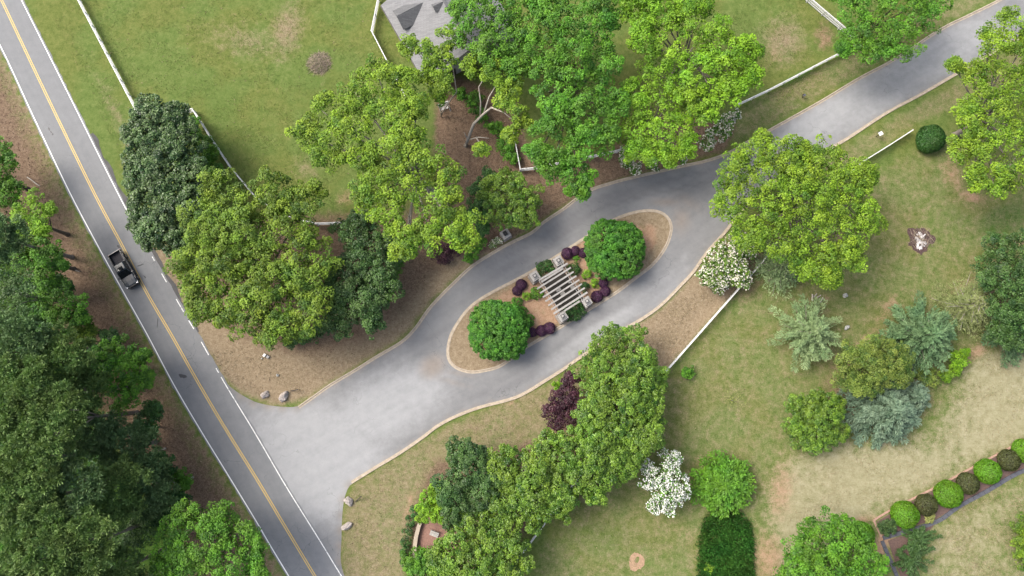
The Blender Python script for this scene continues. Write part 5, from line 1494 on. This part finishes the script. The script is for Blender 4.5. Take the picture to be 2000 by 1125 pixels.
# ---------------------------------------------------------------- woods west of the road
WG = 'trees at the wood edge by the road'
for lab, bl in (('low dark leafy tree at the wood edge above the white sawn log', [(290, 830, 26), (275, 855, 28), (300, 800, 16)]), ('low dark green tree at the wood edge between the two sawn logs', [(315, 900, 28), (300, 925, 26), (330, 925, 18)]), ('low dark tree at the wood edge just above the large bright tree', [(335, 985, 28), (310, 1000, 30), (355, 975, 16)]), ('dark shrubby tree behind the dark leafy one on the clay bank', [(200, 690, 30), (185, 720, 30), (215, 660, 20)]), ('dark shrubby tree behind the vivid and mid green edge trees', [(100, 560, 26), (125, 560, 22), (75, 560, 30)])):
    plant('wood_edge_tree', lab, 'tree', bl, 3.4, 'darkgreen', group=WG, rc=.5, cov=.8, L=.27, W=.17, lpc=38, r=.14)
plant('wood_edge_tree', 'bright green tree leaning out at the photo edge, topmost of the wood edge', 'tree', [(8, 300, 28), (15, 340, 34), (-20, 330, 50), (25, 375, 24), (-10, 390, 40)], 6, 'bright', group=WG, rc=.6, cov=.9, L=.28, W=.17, lpc=40)
plant('wood_edge_tree', 'yellow green feathery tree at the wood edge above the brightest one', 'tree', [(70, 415, 34), (90, 440, 26), (50, 445, 32), (70, 465, 28), (100, 410, 10)], 7, 'lime', group=WG, rc=.55, cov=.7, L=.28, W=.13, lpc=40)
plant('wood_edge_tree', 'vivid green tree at the wood edge opposite the pickup truck', 'tree', [(75, 490, 36), (100, 505, 30), (60, 520, 34), (95, 530, 28), (120, 520, 12)], 7, 'bright', group=WG, rc=.55, cov=.8, L=.28, W=.15, lpc=40)
plant('wood_edge_tree', 'mid green leafy tree at the wood edge below the pickup truck', 'tree', [(105, 590, 40), (135, 600, 32), (80, 620, 36), (120, 630, 36), (60, 590, 30), (155, 615, 16)], 6.5, 'maple', group=WG, rc=.58, cov=.85, L=.28, W=.17, lpc=40)
plant('wood_edge_tree', 'small yellow green tree at the wood edge between green neighbours', 'tree', [(165, 640, 20), (150, 655, 18), (178, 650, 12)], 4, 'oak_olive', group=WG, rc=.5, cov=.8, L=.25, W=.13)
plant('wood_edge_tree', 'dark leafy green tree at the wood edge beside the red clay bank', 'tree', [(240, 690, 30), (265, 720, 32), (235, 735, 36), (265, 755, 30), (280, 700, 16), (210, 700, 30), (285, 740, 16), (245, 775, 28)], 5.5, 'maple', group=WG, rc=.52, cov=.85, L=.26, W=.16, lpc=40)
plant('leafy_shrub', 'small vivid shrub at the wood edge beside the sawn log', 'shrub', [(345, 930, 20), (360, 945, 18), (340, 955, 18)], 2.5, 'bright', rc=.45, cov=.9, L=.24, W=.15, trunk=False, k=5)
plant('wood_edge_tree', 'large bright green tree overhanging the main road at the bottom', 'tree', [(400, 1010, 40), (440, 1020, 36), (370, 1040, 44), (430, 1060, 50), (480, 1050, 36), (350, 1080, 42), (400, 1100, 50), (460, 1100, 46), (505, 1080, 20), (330, 1110, 34), (430, 1140, 50), (500, 1120, 22), (370, 1000, 24)], 9, 'bright', group=WG, rc=.62, cov=.8, L=.26, W=.17, lpc=44, gap=.05)
plant('wood_edge_tree', 'dark green leafy tree low in the bottom corner behind the pines', 'tree', [(10, 1070, 34), (20, 1110, 34), (-20, 1090, 50)], 9, 'maple', group=WG, rc=.6, cov=.8, L=.28, W=.17)
PNG_ = 'pines in the woods west of the road'
pines = [([(15, 455, 32), (-10, 470, 36), (25, 480, 20)], 14, 'pine2', 'pale grey green pine at the photo edge beside the yellow green tree'),
         ([(10, 560, 38), (45, 565, 30), (20, 600, 30)], 13, 'dark', 'dark pine between the vivid tree and the photo edge'),
         ([(20, 660, 40), (60, 650, 34), (40, 690, 40), (0, 690, 36)], 15, 'pine2', 'grey green pine left of the mid green wood edge tree'),
         ([(120, 680, 36), (150, 700, 34), (100, 710, 36)], 13, 'pine', 'olive pine behind the small yellow green wood edge tree'),
         ([(30, 750, 40), (75, 740, 36), (20, 790, 40), (80, 775, 36)], 17, 'pine', 'pine with large round pale tufts at the photo edge, above the pale crowns'),
         ([(170, 740, 34), (190, 765, 30), (150, 770, 34)], 10, 'pine', 'olive pine beside the dark leafy tree on the clay bank'),
         ([(120, 800, 38), (90, 830, 36), (140, 835, 34)], 17, 'pine', 'tufted pine in the middle of the woods above the fallen grey trunk'),
         ([(180, 830, 32), (205, 855, 28), (165, 860, 28)], 9, 'pine2', 'bluish pine behind the bare twiggy gap near the clay bank'),
         ([(15, 840, 36), (-10, 880, 40)], 17, 'pine', 'light pine cut by the photo edge above the widest pale crown'),
         ([(60, 880, 44), (40, 920, 40), (90, 915, 40)], 18, 'pine', 'widest pale pine crown near the photo edge'),
         ([(50, 970, 44), (20, 1000, 34), (85, 985, 36)], 18, 'pine', 'yellow rimmed pine crown jutting out at the photo edge'),
         ([(150, 930, 36), (135, 965, 34), (165, 965, 28)], 16, 'pine2', 'grey green pine beside the widest pale crown'),
         ([(245, 850, 34), (270, 880, 34), (235, 890, 34)], 7, 'pine2', 'dark pine above the white sawn log'),
         ([(215, 950, 38), (250, 940, 36), (235, 980, 36)], 11, 'pine', 'olive brown pine in the woods level with the small vivid shrub'),
         ([(295, 930, 34), (310, 960, 32), (285, 970, 32)], 7, 'pine2', 'dark pine next to the small vivid shrub'),
         ([(75, 1060, 40), (60, 1100, 40), (110, 1080, 40), (100, 1120, 40)], 18, 'pine', 'olive pine near the bottom photo edge with small crowded tufts'),
         ([(175, 1040, 36), (160, 1080, 36), (190, 1075, 30)], 17, 'pine', 'olive pine with a visible grey trunk near the bottom'),
         ([(230, 1100, 36), (255, 1120, 40), (205, 1130, 36)], 11, 'pine', 'green brown pine at the bottom edge left of the bright tree'),
         ([(285, 1020, 30), (270, 1045, 26)], 6, 'dark', 'dark low tree in the shaded gap by the bright bottom tree')]
for bl, z, mat, lab in pines:
    bl = [(a, b_, c_ * 1.22) for a, b_, c_ in bl]
    if mat in ('dark', 'oak_olive'):
        plant('pine_tree', lab, 'tree', bl, z, mat, group=PNG_, rc=.6, cov=.7, L=.26, W=.12, r=.28, bark=M_bark_grey)
    else:
        plant('pine_tree', lab, 'tree', bl, z, mat, 'pine', PNG_, bark=M_bark_grey, r=.3, k=8, fr=.42, gap=.05, rc=.62, per=50, L=.5, W=.13, cov=1.9)

def scatter_in(poly, n, cond=None):
    P = np.array(poly, float)
    lo, hi = P.min(0), P.max(0)
    q = rng.uniform(lo, hi, (n, 2))
    q = q[poly_dist(q[:, 0], q[:, 1], P) > 0]
    W_ = np.array([tuple(G(a, b)) for a, b in q])
    return W_
# undergrowth on the wood floor
q = scatter_in([(-120, 330), (0, 330), (60, 430), (110, 560), (150, 640), (230, 800), (300, 980), (350, 1000), (400, 1200), (-120, 1200)], 2400)
lob = [(np.array([a[0], a[1], rng.uniform(.8, 5.5)]), rng.uniform(.7, 1.6)) for a in q]
Cc = np.array([l[0] for l in lob]); idx = np.repeat(np.arange(len(lob)), 30); n = len(idx)
d = dirs(n, -.3); p = Cc[idx] + d * (np.array([l[1] for l in lob])[idx] * rng.random(n) ** .4)[:, None]
o = link(bpy.data.objects.new('undergrowth', leaf_mesh('undergrowth', p, rng.normal(0, 1, (n, 3)), unit(d + np.array([0, 0, .8])), .34 * rng.uniform(.6, 1.3, n), .2, rng.normal(.5, .25, n), LM['darkgreen'])))
tag(o, kind='stuff')

# tall grass patch
PATCH = [(1385, 1000), (1440, 998), (1462, 1015), (1470, 1060), (1471, 1200), (1358, 1200), (1363, 1100), (1366, 1045), (1374, 1015)]
q = scatter_in(PATCH, 20000); n = len(q)
eg_ = poly_dist(*PX(q[:, 0], q[:, 1]), PATCH)
q[:, 2] = .12 + .85 * (1 - np.exp(-np.clip(eg_, 0, None) / 16)) * (1 - .55 * rng.random(n) ** 3)
q[:, :2] += rng.normal(0, .22, (n, 2))
keep_ = np.sin(q[:, 0] * 1.7 + np.sin(q[:, 1])) + np.sin(q[:, 1] * 2.3) + rng.normal(0, 1.1, n) > -2.3
q = q[keep_]; n = len(q)
tl_ = .45 + .12 * np.sin(q[:, 0] * 1.1 + 2 * np.sin(q[:, 1] * .6)) + .1 * np.sin(q[:, 1] * 1.9)
d = np.c_[rng.normal(0, .55, (n, 2)), np.full(n, 1.0)]
o = link(bpy.data.objects.new('tall_grass', leaf_mesh('tall_grass', q + unit(d) * .12, d, unit(rng.normal(0, 1, (n, 3))), rng.uniform(.35, .8, n), .10, tl_ + rng.normal(0, .22, n), LM['lush'])))
tag(o, kind='stuff')
plant('small_shrub', 'small pale weed growing in the tall dark grass patch', 'shrub', [(1384, 1110, 9)], .5, 'oak_bright', rc=.22, cov=.8, L=.2, W=.08, lpc=16, trunk=False, k=4)

# short grass blades over the lawns
M_blade = leaf_mat('lawn_blades', (.055, .085, .016), (.165, .185, .050), .8, .15)
def blades(name, n, polys, mat, L, W, tilt=.9):
    qs = np.concatenate([scatter_in(pl, k) for pl, k in polys]); m = len(qs)
    d = np.c_[rng.normal(0, tilt, (m, 2)), np.full(m, .6)]
    # blades grow in tufts of uneven density
    px_, py_ = qs[:, 0], qs[:, 1]
    f = np.sin(px_ * .9 + 2 * np.sin(py_ * .5)) + np.sin(py_ * 1.3 + 1.7 * np.sin(px_ * .35)) + rng.normal(0, .9, m)
    ok = f > -.2
    o = link(bpy.data.objects.new(name, leaf_mesh(name, (qs + unit(d) * .06)[ok], d[ok], unit(rng.normal(0, 1, (m, 3)) + [0, 0, .8])[ok], (L * rng.uniform(.5, 1.3, m))[ok], W, (.5 + .12 * f + rng.normal(0, .15, m))[ok], mat)))
    return tag(o, kind='stuff')
lawn1 = [(60, -60), (250, 340), (300, 490), (560, 440), (700, 420), (840, 160), (740, 10), (740, -60)]
lawn2 = [(1220, -40), (1560, -40), (1680, 80), (1440, 200), (1400, 120)]
lawn3 = [(1310, 725), (1500, 520), (1700, 330), (1780, 262), (2040, 260), (2040, 680), (1800, 830), (1530, 900), (1480, 1150), (1010, 1150), (1060, 1050)]
blades('grass', 0, [(lawn1, 46000), (lawn2, 14000), (lawn3, 60000)], M_blade, .30, .05)
M_blade_d = leaf_mat('dry_blades', (.14, .105, .052), (.33, .27, .17), .85, .1)
dry1 = [(1530, 900), (1650, 860), (1900, 690), (2040, 640), (2040, 842), (1712, 1010), (1690, 1140), (1490, 1140)]
dry2 = [(670, 1140), (672, 1000), (690, 950), (883, 827), (1062, 758), (1090, 860), (950, 880), (830, 960), (790, 1140)]
dry3 = [(410, 685), (445, 745), (545, 790), (600, 772), (790, 650), (905, 525), (880, 480), (800, 560), (720, 660), (560, 680)]
dry4 = [(1230, 652), (1300, 600), (1370, 560), (1400, 590), (1300, 715), (1250, 690)]
dry5 = [(1840, 1010), (1930, 965), (2040, 915), (2040, 1150), (1800, 1150)]
dry6 = [(1430, 290), (1500, 246), (1740, 106), (1670, 98), (1500, 182)]
blades('dry_grass', 0, [(dry1, 30000), (dry2, 16000), (dry3, 22000), (dry4, 9000), (dry5, 12000), (dry6, 9000)], M_blade_d, .30, .05)

# fallen leaves
M_litter = leaf_mat('fallen_leaves', (.07, .04, .022), (.33, .24, .17), .85, .05)
q1 = scatter_in([(0, 130), (130, 380), (230, 570), (335, 760), (440, 940), (540, 1120), (430, 1000), (330, 880), (280, 760), (200, 640), (120, 500), (90, 400), (30, 300), (-30, 220)], 20000)
q2 = scatter_in([(420, 650), (720, 660), (880, 500), (1000, 460), (1140, 372), (1060, 300), (880, 300), (860, 450), (800, 600), (480, 700)], 6000)
q3 = scatter_in([(690, 950), (1100, 740), (1130, 830), (940, 880), (800, 1120), (680, 1120)], 900)
q4 = scatter_in([(870, 170), (1000, 230), (1010, 330), (1200, 320), (1150, 370), (1000, 450), (870, 420)], 3500)
q5 = scatter_in(lawn1, 700); q6 = scatter_in(dry3, 900); q7 = scatter_in(lawn3, 900); q8 = scatter_in([(890, 720), (872, 690), (930, 590), (1100, 490), (1250, 412), (1310, 440), (1240, 540), (1030, 680)], 700)
q = np.concatenate([q1, q2, q3, q4, q5, q6, q7, q8]); n = len(q); q[:, 2] = rng.uniform(.02, .09, n)
o = link(bpy.data.objects.new('leaf_litter', leaf_mesh('leaf_litter', q, rng.normal(0, 1, (n, 3)), unit(rng.normal(0, .4, (n, 3)) + [0, 0, 1]), rng.uniform(.10, .30, n), rng.uniform(.06, .15, n), rng.beta(1.4, 1.8, n), M_litter)))
tag(o, kind='stuff')
